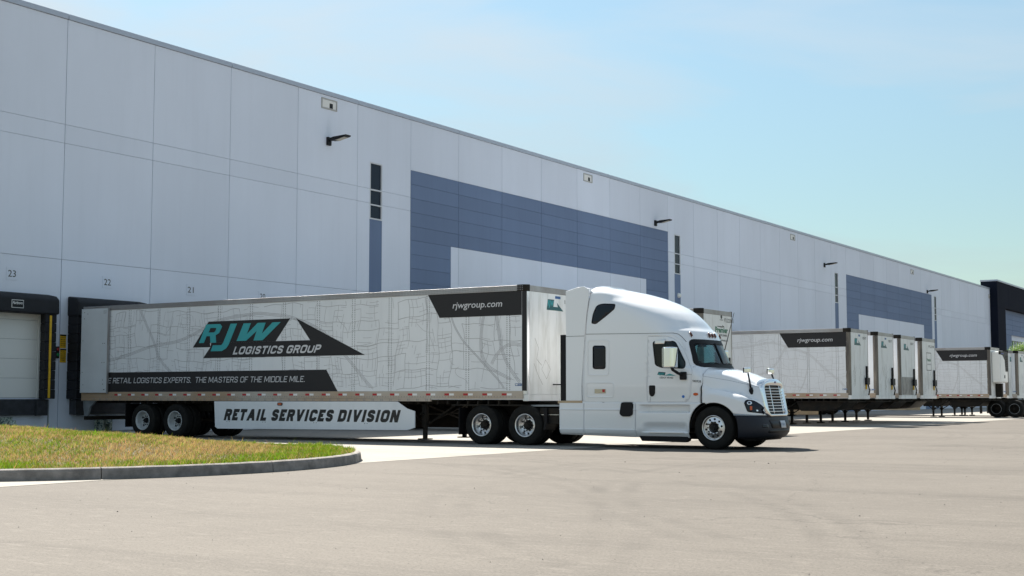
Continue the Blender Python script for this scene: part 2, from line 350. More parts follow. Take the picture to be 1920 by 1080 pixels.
def text_mesh(s, bold=0.0):
    k=(s,bold)
    if k in _txt: return _txt[k]
    cu=bpy.data.curves.new('t','FONT'); cu.body=s; cu.size=1; cu.offset=bold; cu.fill_mode='FRONT'; cu.resolution_u=3
    o=bpy.data.objects.new('t',cu); COL.objects.link(o); dg=bpy.context.evaluated_depsgraph_get()
    me=bpy.data.meshes.new_from_object(o.evaluated_get(dg)); bpy.data.objects.remove(o)
    v=np.array([x.co[:2] for x in me.vertices]); f=[tuple(p.vertices) for p in me.polygons]
    bpy.data.meshes.remove(me); _txt[k]=(v,f); return _txt[k]
CAPH=.729 # cap height of the built in font at size 1 (measured below)
v_,f_=text_mesh('H'); CAPH=float(v_[:,1].max()-v_[:,1].min())
def lettering(name, s, material, parent, face, u0, u1, zb, cap, off, shear=0, bold=0.0, slope=0):
    """text fitted between u0 and u1 with cap height cap on the plane face=('y'|'x', value)"""
    v,f=text_mesh(s,bold); v=v.copy(); sy=cap/CAPH; x=v[:,0]; y=v[:,1]*sy
    w_=x.max()-x.min(); span=(u1-u0)-shear*cap; x=(x-x.min())/w_*span+u0+shear*y; z=zb+y+slope*(x-u0)
    ax,pv=face
    if ax=='y': vs=[(a,pv-off,b) for a,b in zip(x,z)]
    else: vs=[(pv+off,a,b) for a,b in zip(x,z)]
    m=MB(); m.add(vs,f); me=bpy.data.meshes.new(name); me.from_pydata(m.v,[],m.f); me.update()
    return link(me,name,material,parent)
def flat(name, poly, material, parent, face, off, thick=.002):
    ax,pv=face
    m=MB(); m.prism(poly, ax, pv-(off if ax=='y' else -off), pv)
    return m.build(name,material,parent)

# ================================================================== SETTING: ground
def structure(o): o['kind']='structure'; return o
g=MB(); g.add([(-900,-700,0),(900,-700,0),(900,1400,0),(-900,1400,0)],[(0,1,2,3)])
structure(g.build('asphalt_yard',M_asphalt))
g=MB(); g.add([(-60,-40,.004),(-15.9,-40,.004),(-15.9,420,.004),(-60,420,.004)],[(0,1,2,3)])
structure(g.build('concrete_apron',M_apron))
# grit and small stones scattered on the yard
g=MB()
for i in range(520):
    d=6+30*random.random()**1.3; a=YAW+ (random.random()-.5)*.9; x=-math.sin(a)*d; y=math.cos(a)*d; r=random.uniform(.0015,.005)*(1+.05*d)*(1.9 if random.random()<.07 else 1)
    g.add([(x+r,y,0.001),(x-r*.5,y+r*.8,0.001),(x-r*.6,y-r*.7,0.001),(x,y,r*.9)],[(0,1,3),(1,2,3),(2,0,3)])
o=g.build('gravel_grit', mat('grit_stone',(.10,.09,.085),.9)); o['kind']='stuff'; tag(o,'scattered dark grit and small stones on the pale asphalt yard','grit')

# ---- kerbed grass island : capsule, nose towards the camera side yard
IC=Vector((-21.5,17.3)); IR=6.25
def island_pt(s, r):
    """arc-length position: s=0 at nose start (Y=IC.y-r side), straight beyond both ends"""
    La=PI*IR
    if s<0: return Vector((IC.x+s, IC.y-r)), Vector((0,-1))
    if s>La: return Vector((IC.x-(s-La), IC.y+r)), Vector((0,1))
    a=-PI/2+s/IR; return IC+Vector((math.cos(a),math.sin(a)))*r, Vector((math.cos(a),math.sin(a)))
kb=thing('kerb','pale grey concrete kerb curving round the end of the grass island','kerb',(IC.x,IC.y,0))
s=-12.6; base_s=None
prof=[(0,0),(0.015,.13),(.03,.165),(.06,.18),(.16,.18),(.16,0)]
s0=-PI/2
seg=3.05; k0=-12.0
def s_of(x,y): return (math.atan2(y-IC.y,x-IC.x)+PI/2)*IR
sj=s_of(*atZ(181,897).xy)
ss=sj-seg*6
while ss<PI*IR+9:
    m=MB(); rows=[]
    for k in range(9):
        q=ss+.008+(seg-.016)*k/8; rows.append([])
        for d,z in prof:
            p,_=island_pt(q, IR-d); rows[-1].append((p.x-IC.x,p.y-IC.y,z+.002*math.sin(q*7)))
    m.grid(rows, close_u=True); m.f.append(tuple(range(len(prof)))); m.f.append(tuple(range(8*len(prof),9*len(prof))))
    m.build('kerb_segment',M_kerb,kb)
    ss+=seg
def island_d(x,y):
    dx=np.where(x>IC.x, x-IC.x, 0); dy=y-IC.y
    return (IR-.14)-np.sqrt(dx*dx+dy*dy)
def island_z(x,y):
    d=island_d(x,y); t=np.clip(d/5.9,0,1); t=t*t*(3-2*t)
    far=np.clip((IC.x+1.5-x)/6,0,1)
    return .165+.34*t+.19*far*t+.012*np.sin(x*1.7+y*.9)+.010*np.sin(x*.8-y*2.3)
g=MB(); rows=[]
for i in range(60):
    row=[]
    for k in range(61):
        # radial grid in the capsule
        q=-11.5+(PI*IR+23)*k/60; r=max((IR-.14)*(1-i/59),.0); p,_=island_pt(q,r)
        if q>=0 and q<=PI*IR: pass
        row.append((p.x,p.y,float(island_z(np.array(p.x),np.array(p.y)))))
    rows.append(row)
g.grid(rows)
def soil_mat():
    m=bpy.data.materials.new('turf_soil'); m.use_nodes=True; m.node_tree.nodes['Principled BSDF'].inputs['Base Color'].default_value=(.10,.085,.045,1); m.node_tree.nodes['Principled BSDF'].inputs['Roughness'].default_value=.95; return m
structure(g.build('grass_mound',soil_mat(),smooth=True))
# blades
NB=210000
xs=rng.uniform(-33,-15,NB*2); ys=rng.uniform(11,23.6,NB*2)
d=island_d(xs,ys); keep=d>0.0; 
u_=( .85*xs+.527*ys)/(-.527*xs+.85*ys); keep&=(u_>-.41); xs=xs[keep][:NB]; ys=ys[keep][:NB]; n=len(xs)
dd=island_d(xs,ys); zs=island_z(xs,ys)
clump=np.clip(.5+.5*np.sin(xs*9.1+np.sin(ys*5)*2)*np.sin(ys*8.3+np.sin(xs*6)*2)+.35*np.sin(xs*23+ys*19),0,1.4); h_=rng.uniform(.022,.062,n)*(.65+.75*clump)*(1+.45*np.exp(-dd/.30))*np.where(rng.random(n)<.004,2.2,1); a=rng.uniform(0,2*PI,n); wd=rng.uniform(.004,.009,n); le=rng.uniform(.2,1.0,n)*h_; b_=rng.uniform(0,2*PI,n)
v=np.empty((n,3,3)); v[:,0,0]=xs+np.cos(a)*wd; v[:,0,1]=ys+np.sin(a)*wd; v[:,1,0]=xs-np.cos(a)*wd; v[:,1,1]=ys-np.sin(a)*wd; v[:,0,2]=v[:,1,2]=zs-.01
v[:,2,0]=xs+np.cos(b_)*le; v[:,2,1]=ys+np.sin(b_)*le; v[:,2,2]=zs+h_
me=bpy.data.meshes.new('grass'); me.vertices.add(n*3); me.vertices.foreach_set('co',v.reshape(-1)); me.loops.add(n*3); me.loops.foreach_set('vertex_index',np.arange(n*3,dtype=np.int32))
me.polygons.add(n); me.polygons.foreach_set('loop_start',np.arange(0,n*3,3,dtype=np.int32)); me.update(calc_edges=True)
# dryness: straw band across the middle and the crown, green along the kerb
rad=IR-dd
pn=np.sin(xs*1.3+ys*.7)*.5+np.sin(xs*3.1-ys*2.2+1)*.3+np.sin(xs*.5+ys*2.9)*.3+np.sin(xs*6.1+ys*5.3)*.18
dry=np.clip((dd-.75)/1.0,0,1)*.66+pn*.42-np.clip((-xs-19.5)/4,0,1)*.30*np.clip(dd-2.2,0,1)+np.clip((xs+18.6)/2.5,0,1)*.30
dry=np.where(rng.random(n)<np.clip(dry+.02,.06,.90),1.0,0.0)
shade=.72+.40*np.clip(clump,0,1); gcol=np.stack([rng.uniform(.09,.20,n),rng.uniform(.16,.28,n),rng.uniform(.008,.02,n)],1)
scol=np.stack([rng.uniform(.30,.44,n),rng.uniform(.215,.31,n),rng.uniform(.085,.14,n)],1)
col=(gcol*(1-dry[:,None])+scol*dry[:,None])*shade[:,None]
ca=me.color_attributes.new('blade_colour','FLOAT_COLOR','POINT'); c4=np.ones((n*3,4),dtype=np.float32); c4[:,:3]=np.repeat(col,3,axis=0); ca.data.foreach_set('color',c4.reshape(-1))
mg=bpy.data.materials.new('grass_blades'); mg.use_nodes=True; t=mg.node_tree; b=t.nodes['Principled BSDF']; at=t.nodes.new('ShaderNodeAttribute'); at.attribute_name='blade_colour'
t.links.new(at.outputs['Color'],b.inputs['Base Color']); b.inputs['Roughness'].default_value=.6; b.inputs['Specular IOR Level'].default_value=.2
tl=t.nodes.new('ShaderNodeBsdfTranslucent'); t.links.new(at.outputs['Color'],tl.inputs[0]); ms=t.nodes.new('ShaderNodeMixShader'); ms.inputs[0].default_value=.45
t.links.new(b.outputs[0],ms.inputs[1]); t.links.new(tl.outputs[0],ms.inputs[2]); t.links.new(ms.outputs[0],t.nodes['Material Output'].inputs[0])
me.materials.append(mg); o=bpy.data.objects.new('grass',me); COL.objects.link(o); o['kind']='stuff'; tag(o,'patchy green and straw dry grass on the kerbed island','grass')
# utility slab in the grass at the left edge
p=atZ(20,801,.66)

# ================================================================== WAREHOUSE
XW=-35.5; BAY=3.83; Y0=29.5; NBAY=35
WH=thing('warehouse','long white concrete warehouse with blue grey panel blocks and loading docks','building',(XW,Y0,0))
_pc={}
def wall_piece(y0,y1,z0,z1,material,gl=.011,gr=.011,gz=.006,name='concrete_panel',depth=.14):
    key=(round(y1-y0,3),round(z1-z0,3),material.name,gl,gr,gz,depth)
    if key not in _pc:
        m=MB(); m.box(-depth,0, gl, (y1-y0)-gr, gz, (z1-z0)-gz); me=m.mesh(name); me.materials.append(material); _pc[key]=me
    o=bpy.data.objects.new(name,_pc[key]); COL.objects.link(o); o.parent=WH; o.location=(0,y0-Y0,z0); return o
ZR=[0,5.68,9.50,10.12,13.62]; BT=11.35; CH_=.63
core=MB(); core.box(-.5,-.06,-2.2*BAY,NBAY*BAY+30,0,13.60); core.build('wall_core',M_core,WH)
blue=lambda i: 5<=i<=11 or 21<=i<=27
strips={4:(.86,1.74),12:(.90,1.78),20:(.86,1.74),28:(.90,1.78)}
def dock_c(i): return Y0+BAY*i+BAY/2-.10
DOOR_W=1.24; DOOR_B=1.2; DOOR_T=3.95
docks=list(range(-2,20))
def lower_with_opening(i, cols, ztop):
    """ground piece of a dock bay, built round the door opening. cols: [(y0,y1,material)]"""
    y0=Y0+BAY*i; y1=y0+BAY; c=dock_c(i); a,b=c-DOOR_W,c+DOOR_W
    for (p0,p1,mm) in cols:
        m=MB()
        for (q0,q1,r0,r1) in ((p0,min(p1,a),.0,ztop),(max(p0,b),p1,.0,ztop),(max(p0,a),min(p1,b),0,DOOR_B),(max(p0,a),min(p1,b),DOOR_T,ztop)):
            if q1-q0>.02 and r1-r0>.02:
                m.box(-.14,0, (q0+(.014 if abs(q0-y0)<1e-4 else 0))-Y0, (q1-(.014 if abs(q1-y1)<1e-4 else 0))-Y0, r0+.0, r1-.007)
        m.build('concrete_panel',mm,WH)
for i in range(-2,NBAY):
    y0=Y0+BAY*i; y1=y0+BAY
    if blue(i):
        zc=[8.20+CH_*k for k in range(6)]
        for k in range(5): wall_piece(y0,y1,zc[k],zc[k+1],M_wallblue)
        wall_piece(y0,y1,BT,ZR[4],M_wall)
        first=i in (5,21); last=i in (11,27)
        pc0=y0+(3.20 if first else 0); pc1=y1-(3.08 if last else 0)
        cuts=[8.2-CH_*k for k in range(0,5)]  # 8.2..5.68
        if first:
            for k in range(4): wall_piece(y0,pc0,cuts[k+1],cuts[k],M_wallblue,gr=0)
        if last:
            for k in range(4): wall_piece(pc1,y1,cuts[k+1],cuts[k],M_wallblue,gl=0)
        wall_piece(pc0,pc1,5.68,8.2,M_wall,gl=0 if first else .014,gr=0 if last else .014)
        cols=[(y0,y1,M_wall)]
        if first: cols=[(y0,pc0,M_wallblue),(pc0,y1,M_wall)]
        if last: cols=[(y0,pc1,M_wall),(pc1,y1,M_wallblue)]
        if i in docks: lower_with_opening(i,cols,5.68)
        else:
            for (a,b,mm) in cols: wall_piece(a,b,0,5.68,mm)
    elif i in strips:
        s0_,s1_=strips[i]; s0_+=y0; s1_+=y0
        for k in range(1,4):
            wall_piece(y0,s0_,ZR[k],ZR[k+1],M_wall,gr=0); wall_piece(s1_,y1,ZR[k],ZR[k+1],M_wall,gl=0)
        wall_piece(s0_,s1_,11.29,ZR[4],M_wall,gl=0,gr=0)
        wall_piece(s0_,s1_,ZR[1],8.82,M_wallblue,gl=0,gr=0)
        if i in docks: lower_with_opening(i,[(y0,s0_,M_wall),(s0_,s1_,M_wallblue),(s1_,y1,M_wall)],5.68)
        else:
            wall_piece(y0,s0_,0,ZR[1],M_wall,gr=0); wall_piece(s0_,s1_,0,ZR[1],M_wallblue,gl=0,gr=0); wall_piece(s1_,y1,0,ZR[1],M_wall,gl=0)
        # strip window
        f=MB(); t_=.055
        for z in (8.82,9.42,10.07,11.29-t_): f.box(-.10,.012,s0_-Y0,s1_-Y0,z,z+t_)
        f.box(-.10,.010,s0_-Y0,s0_-Y0+t_,8.82+t_,11.29-t_); f.box(-.10,.010,s1_-Y0-t_,s1_-Y0,8.82+t_,11.29-t_)
        fo=f.build('strip_window',mat('window_frame_white',(.6,.62,.66),.4) if 'window_frame_white' not in MATS else MATS['window_frame_white'],WH)
        for z0,z1 in ((8.875,9.42),(9.475,10.07),(10.125,11.235)):
            MB().box(-.07,-.05,s0_-Y0+t_,s1_-Y0-t_,z0,z1).build('pane',M_winglass,fo)
    else:
        for k in range(1,4): wall_piece(y0,y1,ZR[k],ZR[k+1],M_wall)
        if i in docks: lower_with_opening(i,[(y0,y1,M_wall)],5.68)
        else: wall_piece(y0,y1,0,ZR[1],M_wall)
# coping
for i in range(-2,NBAY,2):
    o=MB().box(-.55,.05,i*BAY+.01,min(i+2,NBAY)*BAY-.01,13.625,13.80).build('coping',M_cap,WH,bevel=.01)
# overflow openings near the parapet
for px,py in ((617,196),(1102,334),(1486,445),(1710,510),(1855,556)):
    q=atX(px,py,XW); yy=q.y-Y0; z=q.z
    f=MB(); f.box(0,.03,yy-.50,yy+.50,z+.17,z+.22); f.box(0,.03,yy-.50,yy+.50,z-.22,z-.17); f.box(0,.03,yy-.50,yy-.45,z-.17,z+.17); f.box(0,.03,yy+.45,yy+.50,z-.17,z+.17)
    fo=f.build('overflow_opening',mat('scupper_trim',(.40,.39,.37),.5) if 'scupper_trim' not in MATS else MATS['scupper_trim'],WH)
    MB().box(.002,.012,yy-.42,yy+.42,z-.15,z+.15).build('opening_throat',mat('scupper_bright',(.75,.74,.72),.5) if 'scupper_bright' not in MATS else MATS['scupper_bright'],fo)
    MB().box(.012,.022,yy+.02,yy+.22,z-.15,z+.05).build('opening_hollow',M_black,fo)
# dock doors, seals, bumpers, restraints
def dock(i, proto=[None]):
    c=dock_c(i)-Y0
    if proto[0] is None:
        ob=[]
        def P(m,name,mm,**k): o=m.build(name,mm,WH,**k); ob.append(o); return o
        dr=P(MB().box(-.16,-.10,-DOOR_W,DOOR_W,DOOR_B,DOOR_T),'dock_door',M_black)
        for k in range(5):
            z0=DOOR_B+.01+k*.61; m=MB(); m.box(-.10,-.030,-1.17,1.17,z0,min(z0+.602,DOOR_T)); o=m.build('door_section',M_door,dr,bevel=.004)
        P(MB().box(-.10,.012,1.185,DOOR_W+.01,DOOR_B,DOOR_T),'door_jamb',M_door); P(MB().box(-.10,.012,-DOOR_W-.01,-1.185,DOOR_B,DOOR_T),'door_jamb',M_door)
        pads=[]
        for sg in (-1,1):
            sl=MB(); pl=[(0.0,sg*1.49),(.47,sg*1.49),(.49,sg*1.04),(.0,sg*1.25)]; 
            if sg<0: pl=pl[::-1]
            zz=1.17; 
            while zz<3.86:
                z1=min(zz+.30,3.90); e=.012*random.random(); sl.prism([(a+(e if a>.3 else 0),b+sg*(e if abs(b)>1.4 else 0)) for a,b in pl],'z',zz,z1-.006); zz+=.30
            so_=P(sl,'dock_seal',M_seal,bevel=.02)
            zz=1.2
            while zz<3.8:
                MB().box(.492,.512,sg*1.20,sg*1.275,zz,min(zz+.595,3.80)).build('guide_stripe',M_yellow,so_); zz+=.6
        m=MB(); m.prism([(0,4.50),(.42,4.42),(.56,4.30),(.56,3.84),(.0,3.84)],'y',-1.54,1.54); hd=P(m,'seal_hood',M_seal,bevel=.05)
        m=MB(); m.box(.561,.566,-.30,.14,3.97,4.22); pl=m.build('maker_plate',M_rwhite,hd); MB().box(.566,.569,-.285,.125,3.985,4.205).build('plate_face',M_black,hd)
        lettering('plate_lettering','Fairborn',M_rwhite,hd,('x',.569),-.27,.11,4.085,.085,.001,shear=.3,bold=.012)
        m=MB(); m.box(0,.20,-1.36,1.36,.66,1.16); m.box(.20,.32,.95,1.36,.64,1.15); m.box(.20,.32,-1.36,-.95,.64,1.15); P(m,'dock_bumper',mat('leveller_pit',(.05,.055,.065),.5,metal=.3,nscale=5,namt=.4),bevel=.01)
        m=MB(); m.box(0,.10,-.30,.22,.02,.60); m.box(.10,.34,-.24,-.14,.10,.50); m.box(.10,.34,.06,.16,.10,.50); m.prism([(.1,.5),(.42,.5),(.50,.36),(.1,.30)],'y',-.12,.04); P(m,'vehicle_restraint',mat('restraint_paint',(.45,.50,.44),.5,nscale=18,col2=(.05,.10,.10),ramp=(.45,.5)),bevel=.006)
        m=MB(); m.tube([(.03,1.62,1.15),(.03,1.62,.20),(.04,1.50,.10),(.05,.4,.09)],.022); P(m,'conduit',M_gal)
        proto[0]=[(o,o.location.copy()) for o in ob]
        for o in ob: o.location=(0,c,0)
    else:
        for o,l in proto[0]: copy_tree(o,WH,loc=(0,c,0))
for i in docks: dock(i)
# numbers over the doors
for n_,px,py in ((23,22,513),(22,201,529),(21,357,544),(20,492,552)):
    q=atX(px,py,XW); y=q.y-Y0; z=5.07
    s_=MB().box(.001,.014,y-.21,y+.21,z-.20,z+.20).build('dock_number_sign',M_wall,WH,bevel=.003)
    lettering('number',str(n_),M_ink,s_,('x',.014),y-.145,y+.145,z-.10,.205,.001,bold=.004)
# signs and signal light between docks 23 and 22
for (y0,y1,z0,z1,lines) in ((-.36,-.12,2.70,3.10,None),):
    pass
def wsign(py0,py1,lines):
    a=atX(112.5,py0,XW); b=atX(123,py1,XW); y0=a.y-Y0; y1=b.y-Y0; z1=a.z; z0=b.z
    s_=MB().box(.001,.012,y0,y1,z0,z1).build('warning_sign',M_yellow,WH); h=z1-z0
    MB().box(.012,.014,y0,y1,z1-.11*h,z1).build('sign_header',M_black,s_)
    for k,t_ in enumerate(lines):
        zz=z1-.11*h-(k+1)*h*.15; lettering('sign_lettering',t_,M_ink,s_,('x',.014),y0+.02,y1-.02,zz,h*.085,.001,bold=.02)
wsign(627,653,['LIGHTS','MUST BE','ON FOR','DRIVER','TO GO']); wsign(654,680,['PULL','IN OR','OUT ON','GREEN','ONLY'])
q=atX(106.8,660,XW); y=q.y-Y0
sg=MB().box(0,.05,y-.055,y+.055,q.z-.20,q.z+.18).build('signal_light',M_black,WH,bevel=.01)
MB().lathe([(0,.07),(.04,.07),(.055,.06),(.055,.04)],'x',(0,y,q.z+.085),n=20).build('red_lens',mat('red_lens',(.30,.02,.02),.25),sg,smooth=True)
MB().lathe([(0,.07),(.04,.07),(.055,.06),(.055,.04)],'x',(0,y,q.z-.085),n=20).build('green_lens',mat('green_lens',(.02,.25,.09),.25),sg,smooth=True)
q=atX(1272,554,XW)
MB().lathe([(0,.18),(.10,.16),(.16,.05),(.16,0)],'x',(0,q.y-Y0,q.z),n=20).build('wall_camera',M_door,WH,smooth=True)

# dark portal and office front at the far end
PT=thing('office_portal','tall dark navy framed entrance block at the far end of the warehouse','building',(XW,162.6,0))
o_=(XW,162.6,0)
YE=163.0
for a,b,c,d_ in ((YE-.55,YE+3.6,0,11.6),):
    MB().box(XW-1,XW+.85,a,b,c,d_).build('portal_leg',M_navy,PT,bevel=.02,origin=o_)
for k in range(6):
    MB().box(XW-1,XW+.85,YE-.55+(k*6.0 if k else 0)+(.01 if k else 0),YE-.55+(k+1)*6.0-.01,11.606,14.55).build('portal_beam',M_navy,PT,bevel=.02,origin=o_)
MB().box(XW-1.05,XW+.9,YE-.6,YE+36,14.555,14.75).build('coping',M_cap,PT,bevel=.01,origin=o_)
for r in range(5):
    for k in range(8):
        y0=YE+3.62+k*4.4-(2.0 if k else 0); y1=YE+3.6+(k+1)*4.4-2.0
        MB().box(XW+.10,XW+.22,y0+.01,y1-.01,8.9+.62*r-(.22),9.50+.62*r-.22 if r<4 else 11.6).build('cladding_panel',M_wallblue,PT,origin=o_)
        if r==0: 
            MB().box(XW+.10,XW+.22,YE+3.62+.01,YE+9.6,1.0,8.66).build('cladding_panel',M_wallblue,PT,origin=o_) if k==0 else None
MB().box(XW-.4,XW+.02,YE+9.6,YE+17.8,8.05,8.9).build('window_head',M_wall,PT,origin=o_)
fr=MB(); 
for k in range(6): fr.box(XW-.05,XW+.05,YE+9.6+k*1.42,YE+9.6+k*1.42+.12,1,8.05)
for z in (3.0,4.5,6.0,7.0,7.95): fr.box(XW-.04,XW+.04,YE+9.6,YE+16.9,z,z+.12)
wf=fr.build('office_window',mat('mullion_dark',(.03,.04,.05),.4),PT,origin=o_)
for k in range(5):
    MB().box(XW-.02,XW-.0,YE+9.74+k*1.42,YE+10.98+k*1.42,1,8.0).build('pane',M_offglass,wf,origin=o_)
MB().box(XW-.5,XW+.0,YE+17.0,YE+36,0,8.9).build('plain_wall',M_wall,PT,origin=o_)

# wall lamps
lampdesc=['leftmost black wall lamp, on the white wall above the first narrow strip window',
 'black wall lamp over the right end of the near blue grey wall block',
 'small black wall lamp between the two blue grey wall blocks',
 'farthest black wall lamp, above the right end of the far blue grey wall block']
proto=None
for k,(px,py) in enumerate(((615,263),(1228,417),(1545,496),(1738,546))):
    q=atX(px,py,XW)
    if proto is None:
        proto=thing('wall_lamp','','wall lamp',(XW,q.y,q.z),group='lamps along the warehouse wall')
        MB().box(0,.10,-.12,.12,-.22,.12).build('mount',M_black,proto,bevel=.015)
        MB().tube([(.08,0,-.02),(.30,0,.0)],.05).build('arm',M_black,proto)
        m=MB(); m.prism([(.22,-.04),(.45,-.05),(1.05,.06),(1.07,.12),(.40,.09),(.22,.05)],'y',-.17,.17); hh=m.build('lamp_head',M_black,proto,bevel=.01)
        m=MB(); m.prism([(.50,-.05),(.95,.034),(.95,.026),(.50,-.062)],'y',-.13,.13); m.build('lens',mat('lamp_lens',(.45,.40,.30),.3),hh)
        pr=proto
    else: pr=copy_tree(proto); pr.location=(XW,q.y,q.z)
    pr['label']=lampdesc[k]

# ================================================================== wheels
def wheel_meshes():
    W={}
    def tyre():
        prof=[(.290,.13),(.31,.145),(.40,.150),(.465,.142),(.500,.118),(.508,.090)]
        gr=[.062,.022,-.022,-.062]
        p=list(prof)
        for gx in gr: p+=[(.510,gx+.008),(.496,gx+.006),(.496,gx-.006),(.510,gx-.008)]
        p+=[(.508,-.090),(.500,-.118),(.465,-.142),(.40,-.150),(.31,-.145),(.290,-.13)]
        m=MB(); m.lathe(p,'y',n=64,closed=True); me=m.mesh('tyre'); me.materials.append(M_rub); me.polygons.foreach_set('use_smooth',[True]*len(me.polygons)); return me
    W['tyre']=tyre()
    def rim(kind):
        # axial: -y is the outside
        m=MB()
        if kind=='steer':
            m.lathe([(.293,-.125),(.298,-.142),(.285,-.148),(.272,-.138),(.262,-.10),(.254,-.098),(.235,-.104),(.170,-.118),(.160,-.128),(.120,-.130),(.118,-.10),(.0,-.10)],'y',n=64)
        elif kind=='drive':
            m.lathe([(.293,-.125),(.299,-.142),(.286,-.148),(.270,-.135),(.262,-.06),(.250,-.02),(.246,.05),(.235,.085),(.20,.075),(.168,.045),(.16,.04),(.11,.04),(.108,.06),(0,.06)],'y',n=64)
        else:
            m.lathe([(.293,-.125),(.299,-.142),(.284,-.148),(.272,-.130),(.262,-.075),(.268,-.05),(.252,-.03),(.248,.03),(.236,.06),(.205,.055),(.17,.04),(.10,.04),(0,.04)],'y',n=64)
        me=m.mesh('rim'); me.materials.append({'steer':M_alu,'drive':M_alu,'trailer':M_steelw}[kind]); me.polygons.foreach_set('use_smooth',[True]*len(me.polygons)); return me
    def disc_holes(kind):
        m=MB(); n,r,yy,hr=(10,.205,-.113,.025) if kind=='steer' else ((10,.205,.070,.025) if kind=='drive' else (5,.20,.048,.036))
        for k in range(n):
            a=2*PI*k/n+.2; m.lathe([(0,-.006),(hr,-.006),(hr,.01)],'y',(r*math.cos(a),yy,r*math.sin(a)),n=12)
        me=m.mesh('hand_holes'); me.materials.append(M_black); return me
    def hub(kind):
        m=MB(); y=-.20 if kind=='steer' else (-.10 if kind=='drive' else -.06)
        b={'steer':-.10,'drive':.04,'trailer':.04}[kind]
        R={'steer':.085,'drive':.105,'trailer':.085}[kind]
        m.lathe([(0,y),(R*.6,y),(R*.72,y+.02),(R*.85,y+.05),(R,y+.07),(R,b)],'y',n=24)
        me=m.mesh('hub'); me.materials.append({'steer':M_black,'drive':M_chassis,'trailer':M_black}[kind]); return me
    def nuts(kind):
        m=MB(); y={'steer':-.134,'drive':.038,'trailer':.036}[kind]; r_={'steer':.142,'drive':.138,'trailer':.135}[kind]
        for k in range(10):
            a=2*PI*k/10; m.lathe([(0,-.035),(.014,-.035),(.017,0)],'y',(r_*math.cos(a),y,r_*math.sin(a)),n=6)
        me=m.mesh('lug_nuts'); me.materials.append({'steer':M_black,'drive':M_black,'trailer':M_chassis}[kind]); return me
    for k in ('steer','drive','trailer'): W[k]=[('rim',rim(k)),('hand_holes',disc_holes(k)),('hub',hub(k)),('lug_nuts',nuts(k))]
    return W
WM=wheel_meshes()
WM['dark']=[]
for nm_,me_ in WM['drive'][:1]+WM['drive'][2:]:
    c_=me_.copy(); c_.materials.clear(); c_.materials.append(M_chassis); WM['dark'].append((nm_,c_))
_r=MB(); _r.lathe([(.288,-.150),(.300,-.146),(.300,-.142),(.286,-.146)],'y',n=48,closed=True); _m=_r.mesh('rim_edge'); _m.materials.append(M_steelw); WM['dark'].append(('rim_edge',_m))
def wheel(parent, x, y, kind, side, z=.51, turn=0):
    """side=-1 faces -Y"""
    e=pempty('wheel',parent,(x,y,z)); e.rotation_euler=(0,0,(0 if side<0 else PI)+turn)
    for nm,me in [('tyre',WM['tyre'])]+WM[kind]:
        o=bpy.data.objects.new(nm,me); COL.objects.link(o); o.parent=e; o.rotation_euler=(0,random.random()*6 if nm=='tyre' else 0,0)
    return e
def inner_tyre(parent,x,y,z=.51):
    o=bpy.data.objects.new('inner_tyre',WM['tyre']); COL.objects.link(o); o.parent=parent; o.location=(x,y,z); return o

